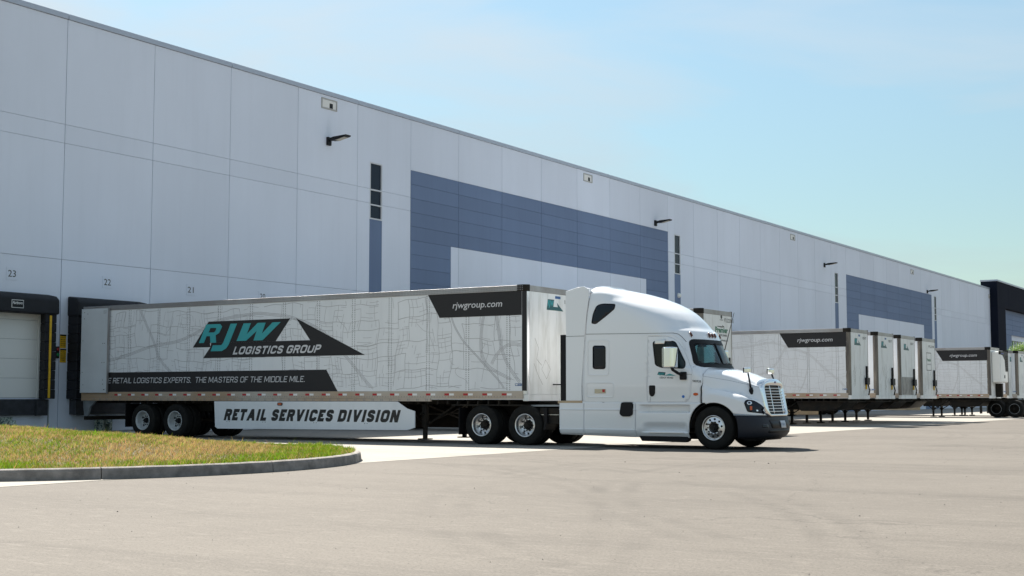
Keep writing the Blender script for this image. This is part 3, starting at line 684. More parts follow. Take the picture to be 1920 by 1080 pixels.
# ================================================================== street map graphic
def street_map(L0, L1, z0, z1, seed, dens=1.0, holes=()):
    R=random.Random(seed); lines=[]
    def inside(u,v): return L0<=u<=L1 and z0<=v<=z1
    # arterial rivers of road
    def curve(p, a, n, step, wig, w, par=1, off=.07):
        pts=[[] for _ in range(par)]; da=0
        for i in range(n):
            da=da*.85+R.gauss(0,wig); a+=da*step
            for k in range(par): pts[k].append((p[0]-math.sin(a)*off*(k-(par-1)/2), p[1]+math.cos(a)*off*(k-(par-1)/2)))
            p=(p[0]+math.cos(a)*step, p[1]+math.sin(a)*step)
        for q in pts: lines.append((q,w))
    span=L1-L0; H=z1-z0
    for k in range(int(2.0*dens*span/15)+1):
        curve((L0+span*R.random(), z0+H*R.random()*.3), R.choice([.25,.5,2.6,1.2]), 90,.09,.35,.012,3,.032)
    curve((L0,z0+H*.35),0.05,220,.09,.12,.013,3,.034); curve((L1,z0+H*.05),2.3,120,.09,.22,.013,3,.034); curve((L1-span*.14,z1),-1.6,60,.08,.3,.015,2,.03)
    # a warped street grid: collector roads, then blocks inside each cell
    ph=[R.uniform(0,6.3) for _ in range(8)]
    def warp(u,v):
        return (u+.06*math.sin(u*.9+v*2.1+ph[0])+.03*math.sin(u*2.7-v*1.9+ph[1])+.025*math.sin(v*7+u*3+ph[4]), v+.07*math.sin(u*1.1+ph[2])+.022*math.sin(u*2.9+v*3.1+ph[3])+.02*math.sin(u*8+ph[5]))
    def add(p,q,w):
        k=max(1,int(math.hypot(q[0]-p[0],q[1]-p[1])/.10)); lines.append(([warp(p[0]+(q[0]-p[0])*t/k,p[1]+(q[1]-p[1])*t/k) for t in range(k+1)],w))
    us=[L0-.3]; 
    while us[-1]<L1+.3: us.append(us[-1]+R.uniform(.30,.66))
    vs=[z0-.3]
    while vs[-1]<z1+.3: vs.append(vs[-1]+R.uniform(.24,.50))
    for i in range(len(us)-1):
        for j in range(len(vs)-1):
            a,b,c,d=us[i],us[i+1],vs[j],vs[j+1]
            if R.random()<.72: add((a,c),(b,c),.013)
            if R.random()<.72: add((a,c),(a,d),.013)
            kind=R.random()
            if kind<.58:
                u=a
                while u<b:
                    if R.random()<.7: add((u,c+(d-c)*R.choice([0,0,0,.3,.5])),(u,d-(d-c)*R.choice([0,0,0,.3,.5])),.0095)
                    u+=R.uniform(.09,.22)
                v=c
                while v<d:
                    if R.random()<.6: add((a+(b-a)*R.choice([0,0,.3,.5]),v),(b-(b-a)*R.choice([0,0,.3]),v),.0095)
                    v+=R.uniform(.08,.19)
            elif kind<.80:
                for k in range(R.randint(1,3)): curve((a+(b-a)*R.random(), c+(d-c)*R.random()), R.choice([0,1.57,3.14,4.71])+R.gauss(0,.15), R.randint(8,22), .04, R.choice([.15,.3,.8,2.2]), .0095)
    m=MB(); 
    for li,(pts,w) in enumerate(lines):
        off=.0022+.0018*((li*37)%97)/97
        run=[]
        def flush(run):
            if len(run)<2: return
            A=[];B=[]
            for i in range(len(run)):
                p0=run[max(i-1,0)]; p1=run[min(i+1,len(run)-1)]; dx,dz=p1[0]-p0[0],p1[1]-p0[1]; l=math.hypot(dx,dz) or 1
                nx,nz_=-dz/l*w*.5,dx/l*w*.5; A.append((run[i][0]+nx,-off,run[i][1]+nz_)); B.append((run[i][0]-nx,-off,run[i][1]-nz_))
            m.add([q for ab in zip(A,B) for q in ab],[(2*i,2*i+1,2*i+3,2*i+2) for i in range(len(run)-1)])
        # densify straight pieces so that clipping is clean
        dense=[]
        for i in range(len(pts)-1):
            (a,b),(c,d)=pts[i],pts[i+1]; k=max(1,int(math.hypot(c-a,d-b)/.12))
            for j in range(k): dense.append((a+(c-a)*j/k,b+(d-b)*j/k))
        dense.append(pts[-1])
        for p in dense:
            if inside(*p): run.append(p)
            else: flush(run); run=[]
        flush(run)
    me=bpy.data.meshes.new('map_print'); me.from_pydata(m.v,[],m.f); me.update(); return me

# ================================================================== trailers
HW=1.30; TL=16.6
MAP_MAIN=street_map(-16.2,-.16,1.42,3.93,3,1.0)
MAP_BACK=street_map(-12.2,-.16,1.42,3.93,5,1.0)
def rounded0(a,b,c,d):
    r=(d-c)*.45; o=[]
    for (x,z,t) in ((b-r,d-r,0),(a+r,d-r,1),(a+r,c+r,2),(b-r,c+r,3)):
        o+=[(x+r*math.cos(PI/2*(t+k/3)),z+r*math.sin(PI/2*(t+k/3))) for k in range(4)]
    return o
def rivets(parent, xs, z0, z1, dz, y, name='rivet_rows'):
    m=MB()
    for x in xs:
        z=z0
        while z<z1:
            r=.012; m.add([(x-r,y,z-r),(x+r,y,z-r),(x+r,y,z+r),(x-r,y,z+r),(x,y-.006,z)],[(0,1,4),(1,2,4),(2,3,4),(3,0,4)]); z+=dz
    me=bpy.data.meshes.new(name); me.from_pydata(m.v,[],m.f); me.update(); o=link(me,name,M_rivet,parent); o['kind']='stuff'; return o
def logo_small(parent, yc, zc, s, face_x):
    """small arrow logo on a trailer nose"""
    f=('x',face_x); P=lambda a:[(yc+u*s,zc+v*s) for u,v in a]
    MBp=lambda name,poly,mm,off: flat(name,P(poly),mm,parent,f,off)
    MBp('nose_logo',[(-.50,-.16),(-.42,.20),(.0,.20),(-.08,-.16)],M_dteal,.004)
    MBp('nose_logo',[(-.50,-.165),(.62,-.165),(.20,.10),(.26,-.04),(-.08,-.04),(-.10,-.12)],M_dteal,.0045)
    lettering('nose_logo_lettering','RJW',M_teal,parent,f,yc-.44*s,yc-.02*s,zc-.02*s,.18*s,.0062,shear=.25,bold=.03)
def make_trailer(name,label,loc,group,full):
    T=thing(name,label,'trailer',loc,group=group)
    MB().box(-TL,-.14,-HW+.012,HW-.012,1.16,4.06).build('body',M_white,T,bevel=.01)
    # nose with rounded vertical corners
    for sg in (-1,1):
        pr=[(-.14,sg*(HW-.02))]+[(-.14+.13*math.sin(a),sg*(HW-.13+.13*math.cos(a))) for a in [PI/2*k/6 for k in range(7)]]+[(-.02,sg*(HW-.16))]
        m=MB(); m.prism(pr,'z',1.30,3.94); m.build('corner_post',M_alu if full else M_postw,T,smooth=False)
    n=5; w_=(2*HW-.30)/n
    for k in range(n):
        y0=-HW+.15+k*w_; MB().box(-.13,-.012,y0+.003,y0+w_-.003,1.30,3.95).build('nose_panel',M_noseW,T,bevel=.004)
    MB().box(-.14,-.002,-HW+.14,HW-.14,3.955,4.10).build('nose_top_rail',M_rail,T,bevel=.006)
    for sg in (-1,1):
        m=MB(); pr=[(-.30,sg*(HW+.004)),(-.14,sg*(HW+.004))]+[(-.14+.145*math.sin(a),sg*(HW-.135+.139*math.cos(a))) for a in [PI/2*k/5 for k in range(6)]]+[(0.0,sg*(HW-.139)),(-.30,sg*(HW-.139))]
        m.prism(pr,'z',3.945,4.115); m.build('corner_cap',M_chassis,T)
    MB().box(-.14,.004,-HW+.02,HW-.02,1.13,1.295).build('nose_bottom_rail',M_noseW,T,bevel=.006)
    # rails
    for sg in (-1,1):
        MB().box(-TL,-.30,sg*(HW-.02),sg*(HW+.018),3.955,4.10).build('top_rail',M_rail,T,bevel=.006)
        MB().box(-TL,-.12,sg*(HW-.02),sg*(HW+.020),1.19,1.385).build('bottom_rail',M_railr,T,bevel=.005)
        MB().box(-TL,-3.0,sg*(HW-.06),sg*(HW+.016),1.115,1.188).build('bottom_rail_flange',M_railr,T,bevel=.004)
    # side panels (near side)
    xs=[-TL+.02]+[-14.48+1.265*k for k in range(12)]+[-.15]
    for k in range(len(xs)-1):
        MB().box(xs[k]+.004,xs[k+1]-.004,-HW,-HW+.03,1.387,3.953).build('side_panel',M_white,T)
    for k in range(1,len(xs)-1):
        MB().box(xs[k]-.028,xs[k]+.028,-HW-.0015,-HW+.01,1.387,3.953).build('joint_strip',M_white,T)
    rivets(T,[x+s_ for x in xs[1:-1] for s_ in (-.042,.042)],1.42,3.93,.05,-HW-.0002)
    if full: rivets(T,[xs[0]+.05*k for k in range(int(TL/.05)-2)],3.985,4.08,.045,-HW-.018,'rail_rivets'); rivets(T,[-.35-.09*k for k in range(170)],1.235,1.24,.05,-HW-.020,'rail_rivets'); rivets(T,[-3.1-.3*k-s_ for k in range(44) for s_ in (0,.05)],1.135,1.18,.035,-HW-.016,'rail_rivets')
    # underside
    m=MB()
    for k in range(50): m.box(-.6-.32*k,-.56-.32*k,-HW+.06,HW-.06,1.04,1.155)
    o=m.build('cross_members',M_chassis,T); o['kind']='stuff'
    MB().box(-2.4,-.15,-HW+.1,HW-.1,1.00,1.04).build('coupler_plate',M_chassis,T)
    if not full:
        m=MB(); m.prism([(-.35,1.04),(-.75,.70),(-1.5,.62),(-2.3,.62),(-2.5,1.04)],'y',-HW+.25,HW-.25); m.build('coupler_shade_block',M_chassis,T,bevel=.02)  # dark block added below the coupler to deepen the shadow under parked trailers
        m=MB(); m.prism([(-2.9,1.04),(-3.0,.66),(-4.0,.66),(-4.2,1.04)],'y',-HW+.35,HW-.35); m.build('gear_shade_block',M_chassis,T,bevel=.02)  # second added dark block, stands in for shade around the landing gear
    # landing gear
    lx=-3.42
    for sg in (-1,1):
        MB().box(lx-.07,lx+.07,sg*.95-.07,sg*.95+.07,.42,1.04).build('landing_leg',M_chassis,T,bevel=.01)
        MB().box(lx-.05,lx+.05,sg*.95-.05,sg*.95+.05,.12 if full else .06,.45).build('landing_leg',M_chassis,T,bevel=.006)
        MB().box(lx-.16,lx+.16,sg*.95-.13,sg*.95+.13,.09 if full else 0.01,.12 if full else .05).build('foot',M_chassis,T,bevel=.008)
        MB().tube([(lx,sg*.90,.45),(lx+1.0,sg*.90,1.05)],.026).build('brace',M_chassis,T)
        MB().tube([(lx,sg*.90,.45),(lx-.75,sg*.90,1.05)],.026).build('brace',M_chassis,T)
    m=MB(); m.tube([(lx+.08,-.9,.55),(lx+.08,.9,1.0)],.024); m.tube([(lx+.08,.9,.55),(lx+.08,-.9,1.0)],.024); m.tube([(lx,-1.18,.78),(lx,.95,.78)],.022); m.build('cross_brace',M_chassis,T)
    # tandem
    wx=(-13.85,-12.47) if full else (-14.2,-12.9)
    m=MB(); 
    for sg in (-1,1): m.box(wx[0]-.85,wx[1]+.85,sg*.52-.06,sg*.52+.06,.80,1.03)
    for x in wx:
        m.tube([(x,-1.0,.51),(x,1.0,.51)],.075,12)
        for sg in (-1,1): m.prism([(x-.34,.80),(x+.34,.80),(x+.12,.52),(x-.12,.52)],'y',sg*.47,sg*.57)
    m.build('tandem_frame',M_chassis,T)
    for x in wx:
        wheel(T,x,-HW+.155,'trailer',-1); inner_tyre(T,x,-HW+.50); wheel(T,x,HW-.155,'trailer',1); inner_tyre(T,x,HW-.50)
    for sg in (-1,1): MB().box(wx[0]-.78,wx[0]-.77,sg*1.27,sg*.62,.30,1.02).build('mudflap',M_gasket,T)
    # rear
    MB().box(-TL-.02,-TL+.06,-HW,HW,1.10,1.30).build('rear_sill',M_gal,T,bevel=.01)
    for sg in (-1,1):
        m=MB(); m.prism([(-TL+.02,1.12),(-TL+.62,1.12),(-TL+.38,.93),(-TL+.34,.93),(-TL+.24,.62),(-TL+.08,.62),(-TL+.02,.93)],'y',sg*(HW-.05),sg*(HW-.12)); m.build('guard_bracket',M_gal,T,bevel=.005)
    MB().box(-TL+.05,-TL+.16,-HW+.06,HW-.06,.50,.62).build('underride_bar',M_chassis,T,bevel=.01)
    MB().box(-TL+.02,-TL+.12,-HW-.01,-HW+.05,1.30,4.09).build('rear_post',M_rail,T)
    # reflectors
    stepx=.555 if full else .555
    k=0; x=-15.08
    while x<-.2:
        MB().box(x,x+.15,-HW-.0235,-HW-.02,1.27,1.325).build('reflector_red',M_red,T); MB().box(x+.153,x+.30,-HW-.0235,-HW-.02,1.27,1.325).build('reflector_white',M_rwhite,T)
        x+=.597
    # maker badges
    MB().box(-.36,-.16,-HW-.004,-HW,1.515,1.575).build('maker_badge',M_blue,T)
    MB().box(-.346,-.285,-HW-.0055,-HW-.004,1.53,1.56).build('maker_badge_mark',M_rwhite,T)
    lettering('maker_badge_lettering','UTILITY',M_rwhite,T,('y',-HW-.004),-.275,-.17,1.533,.025,.0015,bold=.02)
    return T
GB='box trailers parked at the loading docks'
LOCM=Vector((-17.9,30.9,0))
T1=make_trailer('semi_trailer','long white box trailer with teal lettering and street map artwork, nearest of all',LOCM,GB,True)
fS=('y',-HW)
o=link(MAP_MAIN,'map_print',M_map,T1); o.location=(0,-HW,0)
def S(px,py,Y=29.6): q=atY(px,py,Y); return (q.x-LOCM.x,q.z)
# panels painted white behind: logo
P=lambda *pts:[S(a,b) for a,b in pts]
flat('logo_panel',[(-11.12,3.475),(-7.93,3.475),(-8.47,2.835),(-11.06,2.835),(-11.03,2.71),(-11.75,2.71)],M_charcoal,T1,fS,.006)
flat('logo_panel',[(-11.0,2.834),(-7.18,2.834),(-7.71,3.475),(-5.22,2.385),(-11.32,2.385),(-11.03,2.709)],M_charcoal,T1,fS,.0062)
# block letters of the logo: sheared polygons
def sh(poly,x0,z0,k,sx=1,sz=1): return [(x0+u*sx+v*sz*k, z0+v*sz) for u,v in poly]
K=.52
def letter(polys,x0,z0,sx,sz):
    for p in polys: flat('logo_letter',sh(p,x0,z0,K,sx,sz),M_teal,T1,fS,.010)
# R
letter([[(0,0),(.26,0),(.26,.36),(.44,.36),(.60,0),(.90,0),(.72,.40),(.86,.52),(.88,.86),(.72,1),(0,1)],],-11.50,2.84,.78,.55)
flat('logo_letter',sh([(.30,.56),(.58,.56),(.62,.62),(.62,.76),(.58,.80),(.30,.80)],-11.50,2.84,K,.78,.55),M_charcoal,T1,fS,.0115)
# J
letter([[(0,0),(.50,0),(.66,.10),(.70,.24),(.70,1),(.42,1),(.42,.30),(.38,.22),(0,.22)]],-11.02,2.585,.90,.80)
# W
letter([[(0,0),(.34,0),(.58,.55),(.60,0),(.92,0),(1.30,1),(1.02,1),(.80,.38),(.78,1),(.50,1),(.27,.38),(.26,1),(0,1)]],-9.98,2.87,1.10,.51)
stroke_text('logo_lettering','LOGISTICS GROUP',M_textw,T1,fS,-10.13,-6.74,2.475,.23,.010,shear=.45,weight=.225)
# slogan band
flat('slogan_band',[(-16.40,1.388),(-16.40,1.995),(-6.58,1.995),(-6.17,1.388)],M_charcoal,T1,fS,.006)
stroke_text('slogan_lettering','E RETAIL LOGISTICS EXPERTS.  THE MASTERS OF THE MIDDLE MILE.',M_textw,T1,fS,-15.40,-7.33,1.655,.168,.008,shear=.2,weight=.125)
stroke_text('slogan_lettering','TH',M_textw,T1,fS,-15.72,-15.46,1.655,.168,.008,shear=.2,weight=.125)
def url_band(T,mm=M_charcoal,fy=-HW,dz=0):
    f=('y',fy)
    flat('web_band',[(-3.10,3.953+dz),(-.16,3.953+dz),(-.16,3.33+dz),(-2.72,3.33+dz)],mm,T,f,.006)
    lettering('web_lettering','rjwgroup.com',M_textw,T,f,-2.30,-.73,3.565+dz,.165,.008,shear=.2,bold=.006)
url_band(T1)
MB().box(-.150,-.02,-HW-.003,-HW+.02,1.39,3.94).build('corner_trim',M_charcoal,T1)
# skirt
pts=[S(403,752.5),S(404.5,800),S(409,803.5),S(765,806.5),S(779,802),S(779,771),S(764,766),S(746,753)]
m=MB(); m.prism(pts[::-1],'y',-HW-.03,-HW-.018+.02); sk=m.build('side_skirt',M_white,T1,bevel=.004)
stroke_text('skirt_lettering','RETAIL SERVICES DIVISION',M_ink,sk,('y',-HW-.03),S(422,700)[0],S(753.5,700)[0],S(421,788)[1],.335,.002,shear=.32,weight=.285)
q=S(526.5,757.5); ml_=MB().prism(rounded0(q[0]-.10,q[0]+.10,q[1]-.045,q[1]+.045),'y',-HW-.05,-HW-.03).build('marker_lamp',M_ambd,T1,bevel=.008); MB().box(q[0]-.055,q[0]+.055,q[1]-.02,q[1]+.02,0,1) if False else MB().prism(rounded0(q[0]-.055,q[0]+.055,q[1]-.02,q[1]+.02),'y',-HW-.056,-HW-.05).build('marker_lens',M_amber,ml_)
for x_ in (-10.3,-8.9,-7.0,-5.2):
    for dx in (0,.09): MB().box(x_+dx,x_+dx+.02,-HW-.033,-HW-.03,.50,.52).build('skirt_bolt',M_chassis,T1)
MB().box(-10.9,-3.2,HW-.02,HW+.01,.36,1.12).build('side_skirt',M_chassis,T1)
# open rear door folded against the side
m=MB(); m.box(-TL+.02,-15.37,-HW-.10,-HW-.055,1.36,4.02); rd=m.build('rear_door',mat('door_paint',(.58,.62,.66),.35,nscale=1.5,namt=.08),T1,bevel=.006)
MB().box(-15.37,-15.335,-HW-.105,-HW-.05,1.33,4.04).build('door_edge',M_rail,rd)
m=MB()
for (x_,z_) in [(-15.47,3.92),(-15.55,3.92),(-15.47,3.86),(-15.55,3.86),(-16.45,3.9),(-16.45,3.7),(-15.5,2.9),(-15.58,2.9),(-15.5,2.3),(-15.6,2.3),(-16.5,3.0),(-16.5,2.0),(-15.55,1.75),(-15.55,1.62),(-15.47,1.45),(-15.5,1.45),(-16.45,1.6),(-16.3,3.85)]:
    m.box(x_,x_+.022,-HW-.106,-HW-.099,z_,z_+.022)
m.build('door_bolts',M_chassis,rd)
# nose print (front face)
logo_small(T1,.10,3.64,.78,-.012)
MB().box(-.012,-.008,.00+.16,.44,3.83,3.90).build('maker_badge',M_blue,T1)
lettering('fleet_number','153024',M_ink,T1,('x',-.012),.66,1.10,3.72,.095,.004,bold=.02)
# scuffs: scratched diamonds on the nose
m=MB()
def scratch(pts,w=.012):
    for a,b in zip(pts[:-1],pts[1:]):
        dy,dz=b[0]-a[0],b[1]-a[1]; l=math.hypot(dy,dz); ny,nz_=-dz/l*w/2,dy/l*w/2
        m.add([(-.0095,a[0]+ny,a[1]+nz_),(-.0095,a[0]-ny,a[1]-nz_),(-.0095,b[0]-ny,b[1]-nz_),(-.0095,b[0]+ny,b[1]+nz_)],[(0,1,2,3)])
scratch([(-.9,2.75),(-.72,2.5),(-.8,2.2),(-.55,2.05)]); scratch([(-.35,2.2),(-.55,1.95),(-.3,1.7),(-.1,1.95),(-.35,2.2)],.009); scratch([(-.95,2.1),(-.7,1.75),(-.5,1.55)])
m.build('scuff_marks',mat('scuff',(.30,.29,.26),.6),T1)
# gladhand panel
MB().box(-.01,.03,.75,1.1,1.45,1.62).build('gladhand_box',M_black,T1)

# ---- background trailers
skipA=('side_panel_none',)
def nose_y(px, x=-17.9): return atX(px,650,x).y
T2=make_trailer('semi_trailer','white box trailer with map print and black web address band, behind the tractor grille',(-17.9,nose_y(1594)+HW,0),GB,False)
o=link(MAP_BACK,'map_print',M_mapf,T2); o.location=(0,-HW,0)
url_band(T2); logo_small(T2,-.30,3.55,.80,-.012); MB().box(-.012,-.008,-.12,.10,3.80,3.88).build('maker_badge',M_blue,T2)
lettering('fleet_number','153117',M_ink,T2,('x',-.012),.45,.95,3.70,.10,.004,bold=.02)
MB().box(-.20,-.14,-HW-.002,-HW+.02,1.39,3.94).build('corner_trim',M_postw,T2)
def plugs(T,yc):
    m=MB(); m.box(-.01,.10,yc-.20,yc+.20,1.75,2.05); m.box(-.01,.06,yc-.05,yc+.05,2.05,2.55); m.tube([(.06,yc,1.8),(.12,yc+.05,1.5),(.05,yc+.1,1.3)],.03); m.build('gladhand_box',M_black,T,bevel=.01)
    MB().box(.0,.05,yc-.14,yc-.06,1.55,1.75).build('gladhand',M_yellow,T)
def streaks(T,seed,n=14):
    R=random.Random(seed); m=MB()
    for k in range(n):
        y=R.uniform(-1.0,.9); z=R.uniform(1.5,2.7); w=.008
        for j in range(5):
            y2=y+R.uniform(-.10,.10); z2=z-R.uniform(.04,.16)
            if z2<1.35: break
            m.add([(-.0095-.0001*k,y-w,z),(-.0095-.0001*k,y+w,z),(-.0095-.0001*k,y2+w,z2),(-.0095-.0001*k,y2-w,z2)],[(0,1,2,3)]); y,z=y2,z2
    m.build('scuff_marks',MATS['scuff'],T)
plugs(T2,.85); streaks(T2,1)
def variant(px, label, skip=()):
    c=copy_tree(T2,skip=('scuff_marks',)+skip); c.location=(-17.9,nose_y(px)+HW,0); c['label']=label; return c
NOWEB=('web_band','web_lettering','map_print')
T3=variant(1645,'white trailer with dark stained corner post, first plain front right of the web address trailer',NOWEB); streaks(T3,2)
T4=variant(1688,'white trailer with a wide dented steel plate low on its front, between two scuffed trailers',NOWEB+('maker_badge','maker_badge_mark','maker_badge_lettering','corner_trim')); streaks(T4,3,6)
MB().box(-.009,.0,-1.1,.75,1.32,2.15).build('steel_plate',mat('dented_plate',(.33,.33,.33),.4,metal=.5,nscale=3,namt=.5),T4)
T5=variant(1728,'white trailer front with black streaks and a small boxed green notice',NOWEB+('nose_logo','nose_logo_lettering','fleet_number','maker_badge')); streaks(T5,4,16)
m=MB()
for (a,b,c,d_) in ((-.45,.45,3.38,3.41),(-.45,.45,2.52,2.55),(-.45,-.42,2.55,3.38),(.42,.45,2.55,3.38)): m.box(-.011,-.008,a,b,c,d_)
m.build('notice_border',M_ink,T5); lettering('notice_lettering','Premier',M_green,T5,('x',-.011),-.35,.38,2.98,.15,.002,bold=.03); lettering('notice_lettering','TRAILER LEASING',M_ink,T5,('x',-.011),-.3,.35,2.80,.06,.002)
lettering('fleet_number','PTLZ198',M_ink,T5,('x',-.011),.0,1.0,3.66,.11,.002,bold=.01)
m=MB()
for (y,z0,z1,w) in ((-.15,1.6,2.5,.03),(.05,1.75,2.35,.02),(.3,1.8,2.45,.025)): m.box(-.0105,-.0085,y,y+w,z0,z1)
m.build('rust_streak',MATS['scuff'],T5)
T6=variant(1317,'white trailer with large green lettering on its front, rising behind the tractor windshield',NOWEB+('nose_logo','nose_logo_lettering','fleet_number','maker_badge','maker_badge_mark','maker_badge_lettering'))
fx=('x',-.012)
T6y=T6.location.y
def nz_(px,py): q=atX(px,py,-17.9); return q.y-T6y,q.z
def nose_print(name,t_,mm,x0,x1,ytop,ybot,bold=0):
    a=nz_(x0,ybot); b=nz_(x1,ytop); c_=nz_(x0,ytop); lettering(name,t_,mm,T6,fx,a[0],b[0],a[1],c_[1]-a[1],.004,bold=bold)
nose_print('lessor_lettering','Premier',M_green,1341.7,1365,612.5,622.5,.035)
nose_print('lessor_lettering','TRAILER LEASING',M_ink,1345,1364,626,629.5,.02)
nose_print('lessor_lettering','premiertrailerleasing.com',M_ink,1342,1365,635,638.5,.01)
nose_print('fleet_number','PTLZ220353',M_ink,1358.5,1376,597,604)
nose_print('badge_lettering','HYUNDAI',M_ink,1350,1356,598.5,600.5,.02)
a=nz_(1345.5,611); b=nz_(1359,611); flat('arrow_mark',[(a[0],a[1]),(b[0]-.15,a[1]),(b[0]-.18,a[1]+.05),(b[0],a[1]-.02),(b[0]-.25,a[1]-.04),(a[0],a[1]-.02)],M_ink,T6,fx,.004)
a=nz_(1353,594); MB().lathe([(0,0),(.07,0),(.07,-.004)],'x',(-.006,a[0],a[1]),n=16).build('badge_mark',M_ink,T6)
# refrigerated trailer
T7=variant(1856,'white refrigerated trailer with black web address band and a cooling unit on its nose',('nose_logo','nose_logo_lettering','fleet_number','gladhand_box','gladhand','maker_badge','maker_badge_mark','maker_badge_lettering'))
m=MB(); 
for k in range(15): m.box(-12.2,-.2,-HW-.003,-HW,1.5+.165*k,1.508+.165*k)
m.build('seam_lines',M_mapf,T7)
m=MB(); m.box(0,.50,-.95,.95,2.05,3.85); rf=m.build('cooling_unit',M_door,T7,bevel=.06,seg=3)
m=MB(); m.prism([(-.96,3.87),(.96,3.87),(.96,2.70),(.30,2.70),(.15,3.35),(-.35,3.62),(-.96,3.68)],'x',.40,.515); m.build('grille_cover',M_black,rf,bevel=.01)
for k in range(9): MB().box(.515,.525,.25,.92,2.78+.1*k,2.83+.1*k).build('louvre',M_chassis,rf)
lettering('unit_lettering','Carrier',mat('unit_blue',(.05,.08,.45),.4),rf,('x',.516),-.80,-.15,3.70,.09,.002,shear=.2,bold=.02)
MB().box(.50,.515,-.05,.14,2.30,2.48).build('hatch',M_black,rf)
MB().box(-.05,.35,-.1,.25,1.2,2.0).build('unit_bracket',M_chassis,T7)
T8=variant(1889,'narrow slice of a white trailer front showing between the cooling unit and the right edge',NOWEB); T8.location=(-18.3,nose_y(1889,-18.3)+HW,0); streaks(T8,8)
T9=variant(1908,'scuffed white trailer cut off by the right edge of the picture',NOWEB); streaks(T9,9)
# trailer dollies / tractor wheels showing at the right
yd=T9.location.y
TX=thing('truck_tractor','dark tandem wheels of a tractor standing in front of the trailers at the right edge','truck',(-17.6,nose_y(1868,-17.9)+1.2,0))
yy=atZ(1868,783).y
Q=[(1868,783.5),(1902,783)]
q0=atZ(*Q[0]); q1=atZ(*Q[1]); TX.location=(0,0,0)
bx=atY(1868,768,83.5).x; bx2=atY(1902,768,83.5).x
TX.location=(bx,84.7,0)
for x in (0,bx2-bx):
    wheel(TX,x,-1.05,'dark',-1); inner_tyre(TX,x,-.70); wheel(TX,x,1.05,'drive',1); inner_tyre(TX,x,.70)
m=MB()
for sg in (-1,1): m.box(-.9,5,sg*.42-.04,sg*.42+.04,.80,1.02)
m.build('frame_rail',M_chassis,TX)
MB().box(-.95,-.93,-1.2,-.62,.22,.95).build('mudflap',M_gasket,TX); MB().box(-.95,-.93,.62,1.2,.22,.95).build('mudflap',M_gasket,TX)
MB().box(-.9,-.2,-.5,.5,.9,1.0).build('fifth_wheel',M_chassis,TX)
m=MB(); m.box(3.4,6.2,-1.2,1.2,.8,3.6); m.build('cab',M_truck,TX,bevel=.15,seg=3)
# skirts seen beneath the parked rows
for T_,a,b in ((T4,-10.4,-5.6),(T3,-10.6,-2.75),(T7,-10.6,-4.1),(T6,-10.6,-4.4)):
    MB().box(a,b,-HW-.02,-HW+.0,.42,1.10).build('side_skirt',M_wood,T_)

# ================================================================== TRACTOR
TR=Vector((-15.0,30.85,0))
TT=thing('semi_truck','white sleeper cab tractor with chrome grille hitched to the nearest box trailer','truck',TR)
def interp(tab, x):
    if x<=tab[0][0]: return tab[0][1]
    for (a,b),(c,d) in zip(tab[:-1],tab[1:]):
        if x<=c:
            t=(x-a)/(c-a); return b+(d-b)*t
    return tab[-1][1]
def smooth_tab(tab,n=8):
    """Catmull-Rom resample of a monotone table"""
    out=[]
    for i in range(len(tab)-1):
        p0=tab[max(i-1,0)];p1=tab[i];p2=tab[i+1];p3=tab[min(i+2,len(tab)-1)]
        for k in range(n):
            t=k/n; out.append(tuple(.5*((2*p1[j])+(-p0[j]+p2[j])*t+(2*p0[j]-5*p1[j]+4*p2[j]-p3[j])*t*t+(-p0[j]+3*p1[j]-3*p2[j]+p3[j])*t**3) for j in (0,1)))
    out.append(tab[-1]); return out
XF=[(1.10,1.94),(1.80,1.96),(1.93,1.97),(2.20,1.87),(2.60,1.69),(2.74,1.63),(2.80,1.60),(2.84,1.56),(2.89,1.49),(3.0,1.40),(3.09,1.33),(3.27,1.15),(3.43,.93),(3.56,.68),(3.70,.32),(3.83,-.12),(3.93,-.55),(4.0,-.95),(4.03,-1.08)]
WT=[(1.10,1.20),(1.5,1.225),(2.72,1.225),(2.78,1.225),(3.05,1.222),(3.40,1.21),(3.62,1.195),(3.78,1.16),(3.87,1.10),(3.93,1.02),(3.97,.92),(4.0,.78),(4.02,.60),(4.035,.3)]
CT=[(1.10,.28),(1.72,.30),(1.98,.90),(2.8,1.0),(3.3,1.25),(3.7,1.5),(4.03,1.2)]
NT=[(1.10,5),(1.72,5),(1.98,2.7),(2.8,2.6),(3.4,2.3),(4.03,2.0)]
XBT=[(1.10,-1.325),(1.5,-1.325),(2.75,-1.23),(3.3,-1.17),(3.83,-1.09),(4.035,-1.10)]
def cab_ring(z):
    xf=interp(XF,z); W=interp(WT,z); c=interp(CT,z); n=interp(NT,z); xb=interp(XBT,z)
    xf=max(xf,xb+.12); xc=max(xf-c,xb+.06); c=xf-xc; ns=26; na=44; nb=10; pts=[]
    for k in range(ns): pts.append((xb+.0+(xc-xb)*k/ns,-W))
    for k in range(na+1):
        t=PI*k/na - PI/2; s_=math.sin(t); co=math.cos(t)
        pts.append((xc+c*max(co,0)**(2/n), W*math.copysign(abs(s_)**(2/n),s_)))
    for k in range(1,ns+1): pts.append((xc-(xc-xb)*k/ns, W))
    for k in range(1,nb): pts.append((xb-.0, W-2*W*k/nb))
    return [(x,y,z) for x,y in pts]
zs_=[1.10,1.13,1.2]+[1.3+.1*k for k in range(5)]+[1.75,1.8,1.85,1.89,1.93,1.96,1.99,2.05]+[2.12+.08*k for k in range(8)]+[2.72,2.745,2.77,2.80,2.825,2.845,2.87,2.90,2.95]+[3.0+.06*k for k in range(11)]+[3.65,3.70,3.74,3.78,3.82,3.85,3.88,3.91,3.935,3.955,3.975,3.99,4.005,4.018,4.028,4.035]
